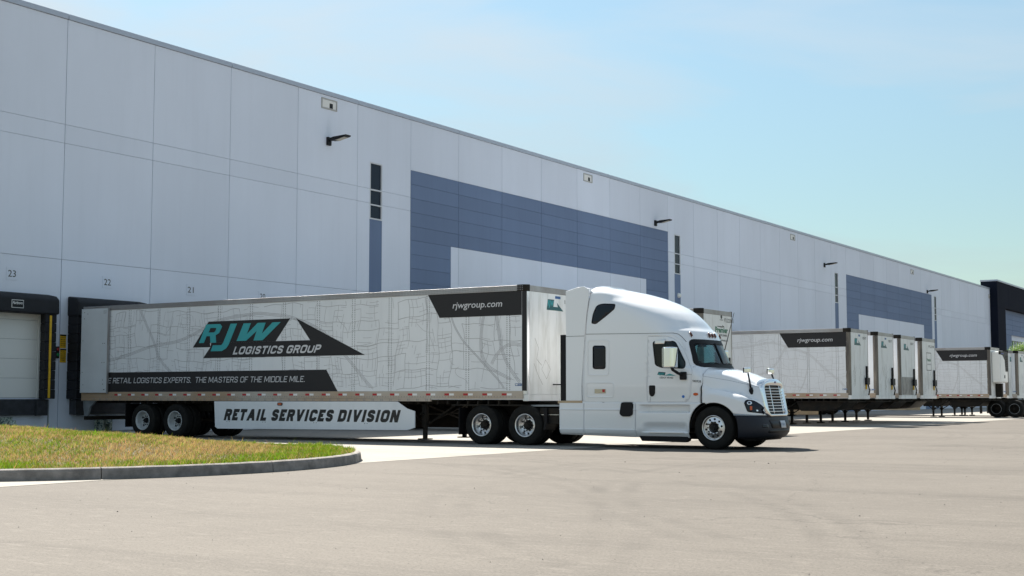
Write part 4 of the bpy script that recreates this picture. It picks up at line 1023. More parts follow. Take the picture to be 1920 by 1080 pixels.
m=MB(); m.grid([cab_ring(z) for z in zs_], close_u=True); N_=len(cab_ring(2)); m.f.append(tuple(range((len(zs_)-1)*N_,len(zs_)*N_)))
cabme=m.mesh('cab_body')
cbm=bmesh.new(); cbm.from_mesh(cabme)
CAB_BVH=BVHTree.FromBMesh(cbm)
# hood loft
ZT=smooth_tab([(1.90,1.955),(2.27,1.885),(2.54,1.81),(2.77,1.725),(2.99,1.655),(3.20,1.60),(3.36,1.575)])
WH_=smooth_tab([(1.90,1.13),(2.2,1.06),(2.46,.96),(2.85,.82),(3.17,.70),(3.36,.655)])
ZS=smooth_tab([(1.90,1.745),(2.46,1.64),(2.9,1.555),(3.17,1.49),(3.36,1.47)])
WF=smooth_tab([(1.90,1.215),(2.2,1.235),(2.7,1.235),(2.95,1.19),(3.12,1.08),(3.25,.92),(3.33,.79),(3.36,.70)])
ZC=smooth_tab([(1.90,1.40),(2.2,1.38),(2.6,1.30),(3.04,1.17),(3.36,1.06)])
def zb_(x):
    dx=abs(x-2.2); arch=.50+math.sqrt(max(.60**2-dx*dx,0)) if dx<.6 else 0
    if x<1.98: return 1.095
    return max(arch,.835-.03*max(x-2.8,0)/.6)
def hood_ring(x):
    zt=interp(ZT,x); wh=interp(WH_,x); zs=interp(ZS,x); wf=interp(WF,x); zc=interp(ZC,x); zb=zb_(x)
    bulge=min(1,max(0,(x-1.9)/.25)); wf=max(wf,wh+.03)
    P_=[(0,zt),(wh*.38,zt-.006),(wh*.72,zt-.030),(wh*.93,zt-.10-.04*(1-bulge)),(wh+.005,zs-.02),
        (wh+(wf-wh)*.30*(1-.25*bulge),zs-(zs-zc)*(.55+.27*bulge)),(wf-.10*bulge-.005,zc+.035),(wf-.012,zc-.06),(wf,zc-.15 if zc-.15>zb+.06 else zb+.06),(wf,zb)]
    o=[]
    for i in range(len(P_)-1):
        p0=P_[max(i-1,0)];p1=P_[i];p2=P_[i+1];p3=P_[min(i+2,len(P_)-1)]
        if i==0: p0=(-P_[1][0],P_[1][1])
        for k in range(6):
            t=k/6; o.append(tuple(.5*((2*p1[j])+(-p0[j]+p2[j])*t+(2*p0[j]-5*p1[j]+4*p2[j]-p3[j])*t*t+(-p0[j]+3*p1[j]-3*p2[j]+p3[j])*t**3) for j in (0,1)))
    o.append(P_[-1])
    return [(x,-y,z) for y,z in reversed(o)]+[(x,y,z) for y,z in o[1:]]
hx=[1.90+.035*k for k in range(30)]+[2.94+.03*k for k in range(6)]+[3.12+.018*k for k in range(13)]+[3.352]
def hwarp(p):
    x,y,z=p; s_=min(max((x-2.85)/.5,0),1); return (x-.065*s_-.15*s_*(z-.8)/.8,y,z)
hm=MB(); hm.grid([[hwarp(p) for p in hood_ring(x)] for x in hx])
hoodme=hm.mesh('hood'); hbm=bmesh.new(); hbm.from_mesh(hoodme); HOOD_BVH=BVHTree.FromBMesh(hbm)

# --- casting frames: map 2D -> (origin, direction) in tractor space
def fr_cam(u,v): return CAM-TR, ray(u,v).normalized()
def fr_camM(u,v):
    d=ray(u,v).normalized(); c=CAM-TR; return Vector((c.x,-c.y,c.z)), Vector((d.x,-d.y,d.z))
def fr_front(u,v): return Vector((8,u,v)), Vector((-1,0,0))
def fr_side(u,v): return Vector((u,-6,v)), Vector((0,1,0))
def fr_sideM(u,v): return Vector((u,6,v)), Vector((0,-1,0))
def cast(bvh,fr,u,v,off=0):
    o,d=fr(u,v); h,n,i,dist=bvh.ray_cast(o,d)
    if h is None:
        # walk to the nearest surface point along the ray
        best=None
        for t in np.linspace(8,60,160):
            q=o+d*float(t); r=bvh.find_nearest(q)
            if r[0] is not None and (best is None or r[3]<best[1]): best=(r,r[3])
        h,n=best[0][0],best[0][1]
    if n.dot(d)>0: n=-n
    return h+n*off
def rounded(poly, r, k=4):
    o=[]; n=len(poly)
    for i in range(n):
        p=Vector(poly[i]); a=Vector(poly[i-1]); b=Vector(poly[(i+1)%n]); rr=r[i] if isinstance(r,(list,tuple)) else r
        la=(a-p).length; lb=(b-p).length; rr=min(rr,la*.48,lb*.48)
        if rr<=0: o.append(tuple(p)); continue
        q0=p+(a-p)/la*rr; q1=p+(b-p)/lb*rr
        for j in range(k+1):
            t=j/k; o.append(tuple(q0*(1-t)**2+p*2*t*(1-t)+q1*t*t))
    return o
def inset(poly, d):
    c=Vector((sum(p[0] for p in poly)/len(poly),sum(p[1] for p in poly)/len(poly))); n=len(poly); o=[]
    area=sum(poly[i-1][0]*poly[i][1]-poly[i][0]*poly[i-1][1] for i in range(n)); sg=1 if area>0 else -1
    for i in range(n):
        p=Vector(poly[i]); a=Vector(poly[i-1]); b=Vector(poly[(i+1)%n])
        t=(b-a).normalized(); nrm=Vector((-t.y,t.x))*sg; o.append(tuple(p+nrm*d))
    return o
def dense(poly, st):
    o=[]; n=len(poly)
    for i in range(n):
        a=Vector(poly[i]); b=Vector(poly[(i+1)%n]); k=max(1,int((b-a).length/st))
        for j in range(k): o.append(tuple(a+(b-a)*j/k))
    return o
def patch(name, poly, bvh, fr, material, parent, off=.004, thick=.012, st=None, smooth=True, holes=None):
    """surface-hugging plate with an exact outline"""
    us=[p[0] for p in poly]; vs=[p[1] for p in poly]; ext=max(max(us)-min(us),max(vs)-min(vs)); st=st or ext/8
    b=bmesh.new(); b.faces.new([b.verts.new((p[0],p[1],0)) for p in poly])
    for ax in (0,1):
        lo,hi=(min(us),max(us)) if ax==0 else (min(vs),max(vs)); k=int((hi-lo)/st)
        for j in range(1,k+1):
            c=[0,0,0]; c[ax]=lo+(hi-lo)*j/(k+1); nn=[0,0,0]; nn[ax]=1
            bmesh.ops.bisect_plane(b,geom=b.verts[:]+b.edges[:]+b.faces[:],plane_co=c,plane_no=nn)
    for v in b.verts: v.co=cast(bvh,fr,v.co.x,v.co.y,off)
    me=bpy.data.meshes.new(name); 
    bmesh.ops.recalc_face_normals(b,faces=b.faces)
    # make the outside face the caster
    o0,d0=fr(sum(us)/len(us),sum(vs)/len(vs)); s_=sum((f.normal.dot(d0))*f.calc_area() for f in b.faces)
    if s_>0: bmesh.ops.reverse_faces(b,faces=b.faces)
    b.to_mesh(me); b.free()
    if smooth: me.polygons.foreach_set('use_smooth',[True]*len(me.polygons))
    o=link(me,name,material,parent)
    if thick: md=o.modifiers.new('solid','SOLIDIFY'); md.thickness=thick; md.offset=-1
    return o
def ring(name, outer, inner, bvh, fr, material, parent, off=.004, thick=.012):
    m=MB(); n=len(outer); vs=[cast(bvh,fr,*p,off) for p in outer]+[cast(bvh,fr,*p,off) for p in inner]
    m.add(vs,[(i,(i+1)%n,(i+1)%n+n,i+n) for i in range(n)])
    return m.build(name,material,parent,solid=thick)
def strip(name, line, w, bvh, fr, material, parent, off=.003, closed=False, thick=.004, st=3):
    pts=[]; n=len(line)
    for i in range(n if closed else n-1):
        a=Vector(line[i]); b=Vector(line[(i+1)%n]); k=max(1,int((b-a).length/st))
        for j in range(k): pts.append(a+(b-a)*j/k)
    if not closed: pts.append(Vector(line[-1]))
    m=MB(); V=[]; N=len(pts)
    for i in range(N):
        a=pts[i-1] if (i>0 or closed) else pts[i]; b=pts[(i+1)%N] if (i<N-1 or closed) else pts[i]; t=(b-a).normalized(); nn=Vector((-t.y,t.x))*w/2
        V+= [cast(bvh,fr,*(pts[i]+nn),off), cast(bvh,fr,*(pts[i]-nn),off)]
    m.add(V,[((2*i),(2*i+1),(2*((i+1)%N)+1),(2*((i+1)%N))) for i in range(N if closed else N-1)])
    return m.build(name,material,parent,solid=thick)
def cut(bm, poly, fr, keepf, sep=False):
    """cut a convex outline out of a shell; returns the removed faces as new bmesh if sep"""
    n=len(poly); planes=[]; c=Vector((sum(p[0] for p in poly)/n,sum(p[1] for p in poly)/n))
    oc,dc=fr(*c); cen=oc+dc*1.0
    for i in range(n):
        o1,d1=fr(*poly[i]); o2,d2=fr(*poly[(i+1)%n]); p1=o1+d1*20; p2=o2+d2*20; q=o1+d1
        nn=(p2-p1).cross(q-p1)
        if nn.length<1e-9: continue
        nn.normalize(); ref=fr(*c); 
        if nn.dot(ref[0]+ref[1]*20-p1)<0: nn=-nn
        planes.append((p1,nn))
    def near(f):
        q=f.calc_center_median(); return keepf(q)
    for co,no in planes:
        cand=[f for f in bm.faces if near(f) and all(max(nn.dot(v.co-pp) for v in f.verts)>-1e-5 for pp,nn in planes)]
        es={e for f in cand for e in f.edges}; vs={v for f in cand for v in f.verts}
        bmesh.ops.bisect_plane(bm,geom=list(vs)+list(es)+cand,plane_co=co,plane_no=no,dist=1e-5)
    ins=[f for f in bm.faces if near(f) and all(nn.dot(f.calc_center_median()-pp)>-1e-5 for pp,nn in planes)]
    new=None
    if sep:
        new=bmesh.new(); mp={}
        for f in ins:
            vv=[]
            for v in f.verts:
                if v not in mp: mp[v]=new.verts.new(v.co)
                vv.append(mp[v])
            try: new.faces.new(vv)
            except ValueError: pass
    bmesh.ops.delete(bm,geom=ins,context='FACES'); return new
nearside=lambda q: q.y<-.5 and q.x>-1.28
farside=lambda q: q.y>.5 and q.x>-1.28
# outlines measured on the photograph, lying on the cab surface
DOORW=rounded([(1223.5,639.5),(1266,639.5),(1285.5,680),(1284,691),(1240,689.5),(1228.5,684.5)],[7,6,4,6,5,4])
DOOR=rounded([(1214.3,630.3),(1260,630.3),(1281,650),(1298,694),(1296.8,722),(1295,745),(1287,754.3),(1213.2,754.3)],[1,14,14,4,4,6,3,1])
WSH=[(-1.02,1.99),(1.02,1.99),(.92,2.57),(-.92,2.57)]
WSHr=rounded(WSH,[.10,.10,.09,.09])
WSH_IN=rounded([(-.97,2.03),(.97,2.03),(.88,2.53),(-.88,2.53)],[.08,.08,.07,.07])
frontside=lambda q: q.x>1.0 and 1.9<q.z<2.75
for fr,ks in ((fr_cam,nearside),(fr_camM,farside)):
    cut(cbm,DOORW,fr,ks)
wsd=cut(cbm,WSHr,fr_front,frontside)
doors=[]
for fr,ks in ((fr_cam,nearside),(fr_camM,farside)):
    cut_in=inset(DOOR,.35)
    d=cut(cbm,DOOR,fr,ks,sep=True)
    cut_b=bmesh.new()
    # trim the door leaf to leave a real gap
    for i in range(0): pass
    outer=d; inner=cut(outer,cut_in,fr,ks,sep=True); outer.free(); doors.append(inner)
def bm_obj(b,name,material,parent,solid=.03):
    bmesh.ops.remove_doubles(b,verts=b.verts,dist=1e-5)
    bmesh.ops.recalc_face_normals(b,faces=b.faces)
    me=bpy.data.meshes.new(name); 
    tot=Vector((0,0,0)); c=Vector((.2,0,2.3)); s_=sum((f.calc_center_median()-c).dot(f.normal)*f.calc_area() for f in b.faces)
    if s_<0: bmesh.ops.reverse_faces(b,faces=b.faces)
    b.to_mesh(me); b.free(); me.polygons.foreach_set('use_smooth',[True]*len(me.polygons))
    o=link(me,name,material,parent)
    if solid: md=o.modifiers.new('solid','SOLIDIFY'); md.thickness=solid; md.offset=-1; md.use_even_offset=False
    return o
bm_obj(cbm,'cab_body',M_truck,TT)
dnear=bm_obj(doors[0],'door',M_truck,TT,.025); dfar=bm_obj(doors[1],'door',M_truck,TT,.025)
bm_obj(hbm,'hood',M_truck,TT,.025)
# door seams backed by dark rubber, glass, gaskets
for fr,dr in ((fr_cam,dnear),(fr_camM,dfar)):
    strip('door_seal',DOOR,1.6,CAB_BVH,fr,M_gasket,dr,off=-.016,closed=True)
    ring('window_gasket',inset(DOORW,-.5),inset(DOORW,1.5),CAB_BVH,fr,M_gasket,dr,.003,.03)
    patch('window_glass',inset(DOORW,1.0),CAB_BVH,fr,M_glass,dr,-.010,0,st=6)
    hd=patch('door_handle',rounded([(1217.2,722.5),(1228.5,722.5),(1228.3,738),(1225,743.3),(1220,743.3),(1217.6,738)],2.5),CAB_BVH,fr,M_gasket,dr,.014,.02)
    patch('visor_deflector',[(1229,638.5),(1248.5,636.5),(1246,645),(1227.5,645.3)],CAB_BVH,fr,M_alu if fr is fr_cam else M_alu,dr,.03,.006)
ring('windshield_gasket',inset(WSHr,-.045),WSH_IN,CAB_BVH,fr_front,M_gasket,TT,.005,.03)
# refine: densify windshield outline before casting
WD=dense(WSHr,.06)
ring('windshield_gasket',inset(WD,-.05),inset(WD,.055),CAB_BVH,fr_front,M_gasket,TT,.006,.03)
bpy.data.objects.remove([o for o in bpy.data.objects if o.name=='windshield_gasket'][0])
patch('windshield',inset(WD,.03),CAB_BVH,fr_front,M_glass,TT,-.010,0,st=.08)
MB().tube([tuple(cast(CAB_BVH,fr_front,0,z,.002)) for z in (2.02,2.2,2.4,2.55)],.016).build('centre_pillar',M_gasket,TT)
# sleeper windows
for fr in (fr_cam,fr_camM):
    U=rounded([(1109.5,606),(1112,589),(1119,573),(1130,569.6),(1153.5,570.5),(1152,579),(1138,591),(1117,607.5)],[2,6,7,8,2,3,8,4])
    patch('sleeper_window',U,CAB_BVH,fr,M_glassd,TT,.004,.012)
    strip('window_gasket',U,1.3,CAB_BVH,fr,M_gasket,TT,off=.006,closed=True)
    Lw=rounded([(1112,648.5),(1135,648.5),(1135,691.5),(1112,691.5)],4.5)
    patch('sleeper_window',Lw,CAB_BVH,fr,M_glassd,TT,.006,.012)
    strip('window_gasket',Lw,1.3,CAB_BVH,fr,M_gasket,TT,off=.009,closed=True)
    # embossed panels
    E1=rounded([(1101,637),(1144,637),(1142,705),(1101,705)],7)
    E2=rounded([(1098.5,716),(1152,716),(1152,746),(1098.5,746)],7)
    for E in (E1,E2):
        m=MB(); A=E; B=inset(E,1.3); C_=inset(E,2.6); n=len(A)
        V=[cast(CAB_BVH,fr,*p,.0005) for p in A]+[cast(CAB_BVH,fr,*p,.018) for p in B]+[cast(CAB_BVH,fr,*p,.0005) for p in C_]
        m.add(V,[(i,(i+1)%n,(i+1)%n+n,i+n) for i in range(n)]+[(i+n,(i+1)%n+n,(i+1)%n+2*n,i+2*n) for i in range(n)]); m.build('pressed_panel',M_truck,TT,smooth=True)
    # body seams
    strip('body_seam',[(1107,545),(1103,563),(1096,605),(1093,627),(1091,690),(1090.6,753)],.75,CAB_BVH,fr,M_gasket,TT,off=.0015,thick=.003)
    strip('body_seam',[(1093,626.6),(1180,625.6),(1262,624.4),(1272,626.5),(1279,632),(1287,641)],.75,CAB_BVH,fr,M_gasket,TT,off=.0015,thick=.003)
    strip('body_seam',[(1299,688),(1304.5,688)],.5,CAB_BVH,fr,M_gasket,TT,off=.0015,thick=.003)
    strip('body_seam',[(1220,744),(1219,753.5)],.4,CAB_BVH,fr,M_gasket,TT,off=.0015,thick=.003)
    strip('body_seam',[(1285,701.5),(1297,701.8)],.5,CAB_BVH,fr,M_gasket,TT,off=.0015,thick=.003)
    # rain gutter over the door
    strip('drip_rail',[(1200,628.8),(1262,627.8),(1277,637),(1288,658)],.9,CAB_BVH,fr,M_truck,TT,off=.012,thick=.012)
    # marker lamp on the cowl
    patch('marker_lamp',[(1304.5+4.6*math.cos(a),739+2.7*math.sin(a)) for a in [2*PI*k/16 for k in range(16)]],HOOD_BVH if False else CAB_BVH,fr,M_amber,TT,.014,.012)
# stickers
st_=patch('data_plate',[(1115,729.3),(1136,729.3),(1136,737.5),(1115,737.5)],CAB_BVH,fr_cam,mat('plate_beige',(.55,.49,.36),.4),TT,.004,.003)
patch('data_plate_mark',[(1129.5,730),(1134.5,730),(1134,735.5),(1129.3,735)],CAB_BVH,fr_cam,M_red,TT,.006,.002)
patch('round_sticker',[(1281.2+2.7*math.cos(a),743.5+2.7*math.sin(a)) for a in [2*PI*k/14 for k in range(14)]],CAB_BVH,fr_cam,mat('sticker_blue',(.02,.17,.55),.4),TT,.004,.002)
def px_text(name,s,x0,x1,yb,cap,bvh,material,shear=0,bold=0,slope=0,off=.005):
    v,f=text_mesh(s,bold); x=v[:,0]; y=v[:,1]*cap/CAPH; w_=x.max()-x.min(); X=(x-x.min())/w_*(x1-x0-shear*cap)+x0+shear*y; Y=yb-y+slope*(X-x0)
    m=MB(); m.add([cast(bvh,fr_cam,a,b,off) for a,b in zip(X,Y)],f); me=bpy.data.meshes.new(name); me.from_pydata(m.v,[],m.f); me.update(); return link(me,name,material,TT)
patch('door_logo',[(1232.3,702.5),(1235,697),(1248,698),(1246.5,704)],CAB_BVH,fr_cam,M_dteal,TT,.004,.002)
patch('door_logo',[(1246,703.9),(1256,700.5),(1267,704.6),(1246,704.2)],CAB_BVH,fr_cam,M_teal,TT,.0045,.002)
px_text('door_logo_lettering','RJW',1234.5,1246,702.8,4,CAB_BVH,M_teal,shear=.2,bold=.02,slope=.06,off=.0075)
px_text('door_lettering','USDOT 491402',1237,1262.5,709.5,3.2,CAB_BVH,M_ink,slope=.02,bold=.01)
px_text('unit_number','940928',1298.5,1314,716.3,4.2,CAB_BVH,M_ink,slope=.06,bold=.005)
# roof clearance lamps
for y_ in (-.98,-.42,-.22,-.02,.20,.42,.98)[0:0]+(-.86,-.17,.0,.17,.86):
    m=MB(); p=cast(CAB_BVH,fr_front,y_,2.70,0); p2=cast(CAB_BVH,fr_front,y_,2.765,0)
    m.tube([p+Vector((.012,0,-.03)),p+Vector((.03,0,0)),p2+Vector((.03,0,0)),p2+Vector((.005,0,.03))],[.012,.026,.024,.010],10); m.build('clearance_lamp',M_ambd,TT,smooth=True)
# cab floor, firewall and interior
m=MB(); m.box(-1.27,1.85,-1.15,1.15,1.08,1.12); m.build('floor',M_int,TT)
m=MB(); m.box(-.15,-.12,-1.16,1.16,1.12,3.2); m.build('sleeper_curtain',M_int,TT)
m=MB(); m.prism([(1.05,1.55),(1.25,1.93),(1.62,1.95),(1.80,1.90),(1.82,1.55)],'y',-1.0,1.0); m.build('dashboard',M_int,TT,bevel=.03)
for sg in (-1,1):
    m=MB(); m.box(.05,.55,sg*.58-.26,sg*.58+.26,1.45,1.62); m.build('seat',M_int,TT,bevel=.05); m=MB(); m.prism([(.0,1.62),(.16,1.62),(.02,2.30),(-.12,2.30)],'y',sg*.58-.25,sg*.58+.25); m.build('seat_back',M_int,TT,bevel=.05)
m=MB(); ang=[2*PI*k/24 for k in range(25)]; m.tube([(.98+.10*math.sin(a),.55+.23*math.cos(a),1.92+.20*math.sin(a)) for a in ang],.017,8,False); m.tube([(1.2,.55,1.75),(.98,.55,1.92)],.03); m.build('steering_wheel',M_gasket,TT)
# rear side extenders and black rubber edge
for sg in (-1,1):
    ext=[(-1.78,1.14),(-1.33,1.14),(-1.335,1.5),(-1.24,2.75),(-1.18,3.3),(-1.10,3.83),(-1.13,3.92),(-1.26,3.99),(-1.45,3.97),(-1.78,3.88)]
    m=MB(); m.prism(ext,'y',sg*1.188,sg*1.228); m.build('side_extender',M_truck,TT,bevel=.012)
    m=MB(); m.prism([(-1.94,1.14),(-1.782,1.14),(-1.782,2.79),(-1.94,2.79)],'y',sg*1.19,sg*1.215); m.build('rubber_edge',M_gasket,TT)
    strip_s=MB(); strip_s.box(-1.78,-1.25,sg*1.2285,sg*1.2300,2.742,2.752); strip_s.build('body_seam',M_gasket,TT)
m=MB(); m.prism([(-1.75,3.86),(-1.26,3.97),(-1.12,3.93),(-1.10,3.80),(-1.5,3.80)],'y',-1.15,1.15); m.build('roof_extender',M_truck,TT,bevel=.02)
MB().box(-1.29,-1.2,-1.1,1.1,1.12,3.7).build('cab_rear_wall',M_truck,TT)
# ---- lower side fairing with steps
def fair_y(x,z):
    y=1.222
    if z<.50: y-= .20*((.50-z)/.24)**2*.55
    if x>1.2: y+=.012*((x-1.2)/.5)**2
    def sstep(a,b,t): t=min(max((t-a)/(b-a),0),1); return t*t*(3-2*t)
    # upper step well
    if .20<x<1.62: y-= .17*sstep(.22,.50,x)*(1-sstep(1.50,1.60,x))*sstep(.855,.875,z)*(1-sstep(1.03,1.05,z))
    # lower step ledge: well above it
    if .22<x<1.62: y-= .085*sstep(.25,.55,x)*(1-sstep(1.38,1.58,x))*sstep(.375,.41,z)*(1-sstep(.46,.66,z))
    y+= .018*math.exp(-((z-.925)/.012)**2)*(1 if x<.18 else 0)
    if x<.17: y+= -.012*sstep(.44,.46,z)+.012
    return y
def arch_x(z):
    # rear edge of the front wheel opening
    t=min(max((z-.26)/.83,0),1); return 1.53+.02*t+.30*t**4.5+.05*t
for sg in (-1,1):
    for (xa,xb,nm) in ((-1.97,-1.285,'side_fairing'),(-1.28,.145,'side_fairing'),(.155,None,'step_fairing')):
        rows=[]; zz=[.26+.0083*k for k in range(100)]
        zz=[z for z in zz if z<=1.082]
        for z in zz:
            xe=arch_x(z) if xb is None else xb; nn=70 if xb is None else 30
            zoff=.045*max(0,1-(.155-xa)/2.1) if False else 0
            rows.append([(xa+(xe-xa)*k/nn, sg*fair_y(xa+(xe-xa)*k/nn,z), (z if z>.32 else z+ .04*max(0,min(1,(.0-(xa+(xe-xa)*k/nn))/1.9)))-(.0 if z<1.05 else 0)) for k in range(nn+1)])
        m=MB(); m.grid(rows); m.build(nm,M_truck,TT,smooth=True,solid=.03)
    # tread plates
    m=MB(); m.box(.50,1.50,sg*1.07,sg*1.215,.845,.862); m.build('step_tread',M_alu,TT,bevel=.003)
    m=MB(); m.box(.52,1.42,sg*1.10,sg*1.225,.372,.388); m.build('step_tread',M_alu,TT,bevel=.003)
    m=MB(); m.prism([(.22,.26),(.18,.33),(1.50,.33),(1.50,.20),(1.42,.155),(.28,.17)],'y',sg*1.14,sg*.95); m.build('fairing_lip',M_gasket,TT,bevel=.01)
    # sill between cab and fairing
    m=MB(); m.box(-1.33,1.86,sg*1.10,sg*1.205,1.065,1.105); m.build('cab_sill',M_truck,TT,bevel=.012)
    # black fuel filler pocket
    m=MB(); m.prism(rounded([(-.27,.82),(-.22,1.10),(.04,1.10),(.10,1.07),(.08,.80),(-.0,.76),(-.20,.76)],.04),'y',sg*1.19,sg*1.262); m.build('grab_pocket',M_gasket,TT,bevel=.01)
# fuel tanks behind, frame rails, fifth wheel
m=MB()
for sg in (-1,1): m.tube([(-1.1,sg*.86,.62),(.9,sg*.86,.62)],.30,20)
m.build('fuel_tank',M_chassis,TT,smooth=False)
for sg in (-1,1): MB().box(-5.1,2.9,sg*.43-.04,sg*.43+.04,.80,1.06).build('frame_rail',M_chassis,TT)
m=MB(); m.prism([(-4.4,1.08),(-3.0,1.08),(-3.0,1.14),(-4.4,1.14)],'y',-.5,.5); m.box(-4.2,-3.2,-.45,.45,.98,1.08); m.build('fifth_wheel',M_chassis,TT,bevel=.01)
MB().box(-2.9,-1.35,-1.05,.9,.99,1.03).build('deck_plate',M_gal,TT)
MB().box(-2.6,-2.05,-1.12,-.55,.55,.95).build('battery_box',M_chassis,TT,bevel=.01)
MB().box(-2.62,-2.04,-1.125,-1.12,.78,.79).build('box_strip',M_alu,TT)
m=MB()
for k in range(3): m.tube([(-1.3,-.2+.14*k,2.2),(-1.9,-.25+.2*k,1.75-.1*k),(-2.4,-.15+.25*k,1.55),(-2.93,.1+.1*k,1.56)],.016)
m.build('air_lines',M_gasket,TT)
for sg in (-1,1): m=MB(); m.tube([(-1.5,sg*.98,1.1),(-1.5,sg*.98,3.4)],.075,16); m.build('exhaust_stack',M_chassis,TT) if sg>0 else None
# axles and wheels
DX=(-4.32,-3.00)
for x in DX:
    wheel(TT,x,-1.06,'drive',-1); inner_tyre(TT,x,-.71); wheel(TT,x,1.06,'drive',1); inner_tyre(TT,x,.71)
    m=MB(); m.tube([(x,-1,.51),(x,1,.51)],.08,12); m.lathe([(0,-.2),(.2,-.12),(.22,0),(.2,.12),(0,.2)],'y',(x,0,.51),n=20); m.build('drive_axle',M_chassis,TT)
SX=2.19
wheel(TT,SX,-1.07,'steer',-1,turn=-.06); wheel(TT,SX,1.07,'steer',1,turn=-.06)
MB().tube([(SX,-1,.48),(SX,1,.48)],.06,10).build('steer_axle',M_chassis,TT)
for sg in (-1,1):
    MB().box(-5.02,-5.00,sg*1.22,sg*.62,.25,.95).build('mudflap',M_gasket,TT)
    # inner wheel arch liner
    m=MB(); rows=[]
    for k in range(17):
        a=PI*k/16; rows.append([(SX+.605*math.cos(a),sg*1.20,.50+.605*math.sin(a)),(SX+.605*math.cos(a),sg*.55,.50+.605*math.sin(a))])
    m.grid(rows); m.build('wheel_arch_liner',M_gasket,TT,solid=.01)
    m=MB(); m.prism([(-2.35,.95),(-2.35,.60),(-2.42,.40),(-2.46,.40),(-2.42,.62),(-2.46,.95)],'y',sg*1.2,sg*.7); m.build('quarter_fender',M_gasket,TT)
MB().box(1.7,3.2,-.55,.55,.55,1.30).build('engine',M_chassis,TT,bevel=.05)
# ---- bumper
def bring(z,xf,W,n=2.7,xc=2.72,xb=2.76):
    pts=[]
    na=48
    for k in range(na+1):
        t=PI*k/na-PI/2; s_=math.sin(t); co=max(math.cos(t),0)
        pts.append((xc+(xf-xc)*co**(2/n) if 0<k<na else xb, W*math.copysign(abs(s_)**(2/n),s_),z))
    return pts
lev=[(.26,3.36,1.15),(.33,3.44,1.20),(.40,3.49,1.225),(.50,3.505,1.235),(.60,3.49,1.235),(.70,3.455,1.235),(.76,3.43,1.232),(.795,3.41,1.228)]
rows=[]
for z,xf,W in [(a,b-.10,c) for a,b,c in lev]:
    xb=2.2+math.sqrt(max(.61**2-(z-.5)**2,0)); rows.append(bring(z,xf,W,xb=min(max(xb,2.62),2.82)))
m=MB(); m.grid(rows); bp_=m.build('bumper',M_trim,TT,smooth=True,solid=.04)
b2=bmesh.new(); mm_=MB(); mm_.grid(rows); tmp=mm_.mesh('tmp'); b2.from_mesh(tmp); BUMP=BVHTree.FromBMesh(b2); b2.free()
# cheek strip above the bumper
rows=[bring(.797,3.305,1.222,xb=2.70),bring(.815,3.30,1.235,xb=2.70),bring(.838,3.275,1.225,xb=2.68)]
m=MB(); m.grid(rows); m.build('bumper_top_strip',mat('strip_grey',(.30,.36,.42),.3,metal=.3),TT,smooth=True,solid=.02)
patch('bumper_opening',rounded([(-.55,.50),(.55,.50),(.62,.70),(-.62,.70)],.05),BUMP,fr_front,M_black,TT,.003,.006)
patch('bumper_opening',rounded([(-.70,.40),(.70,.40),(.66,.47),(-.66,.47)],.03),BUMP,fr_front,M_black,TT,.003,.006)
for sg in (-1,1): patch('fog_lamp',rounded([(sg*.80-.10,.52),(sg*.80+.10,.52),(sg*.80+.10,.60),(sg*.80-.10,.60)],.02),BUMP,fr_front,M_glassd,TT,.004,.01)
pl=patch('licence_plate',[(-.05,.50),(.27,.50),(.27,.67),(-.05,.67)],BUMP,fr_front,mat('plate_white',(.5,.53,.58),.4),TT,.022,.006)
v=text_mesh('P 784 21'); 
m=MB(); vv,ff=v; xx=(vv[:,0]-vv[:,0].min())/(vv[:,0].max()-vv[:,0].min()); m.add([cast(BUMP,fr_front,-.02+.26*a,.55+b/CAPH*.06,.026) for a,b in zip(xx,vv[:,1])],ff); me=bpy.data.meshes.new('plate_lettering'); me.from_pydata(m.v,[],m.f); link(me,'plate_lettering',M_blue,pl)
m=MB(); m.prism([(2.75,.27),(3.12,.27),(3.06,.21),(2.85,.19)],'y',-.85,.85); m.build('air_dam',M_gasket,TT,bevel=.01)
# ---- grille
def gp(y,z,d=0):
    return (3.375-.15*(z-.80)/.82-.075*(abs(y)/.70)**2.2+d, y, z)
def gout(t):  # outer outline as function, symmetric
    pass
OUT=[(.52,.775),(.60,.80),(.655,.90),(.675,1.15),(.68,1.40),(.655,1.52),(.58,1.60),(.40,1.645),(.20,1.66),(0,1.665)]
INN=[(.47,.835),(.515,.855),(.545,.93),(.56,1.15),(.565,1.40),(.555,1.46),(.50,1.49),(.35,1.505),(.18,1.51),(0,1.51)]
def sym(q): 
    r=dense_open(q); return [(-a,b) for a,b in r]+[(a,b) for a,b in reversed(r[:-1])]
def dense_open(q):
    o=[]
    for i in range(len(q)-1):
        p0=q[max(i-1,0)];p1=q[i];p2=q[i+1];p3=q[min(i+2,len(q)-1)]
        for k in range(4):
            t=k/4; o.append(tuple(.5*((2*p1[j])+(-p0[j]+p2[j])*t+(2*p0[j]-5*p1[j]+4*p2[j]-p3[j])*t*t+(-p0[j]+3*p1[j]-3*p2[j]+p3[j])*t**3) for j in (0,1)))
    o.append(q[-1]); return o
A=sym(OUT); B=sym(INN); n=len(A); Mid=[((a[0]*.55+b[0]*.45),(a[1]*.55+b[1]*.45)) for a,b in zip(A,B)]
m=MB(); V=[gp(a,b,-.13) for a,b in A]+[gp(a,b,-.01) for a,b in A]+[gp(a,b,.030) for a,b in Mid]+[gp(a,b,.005) for a,b in B]+[gp(a,b,-.08) for a,b in B]
F_=[]
for r in range(4): F_+=[(r*n+i,r*n+(i+1)%n,(r+1)*n+(i+1)%n,(r+1)*n+i) for i in range(n)]
m.add(V,F_); gr=m.build('grille_surround',M_chrome,TT,smooth=True)
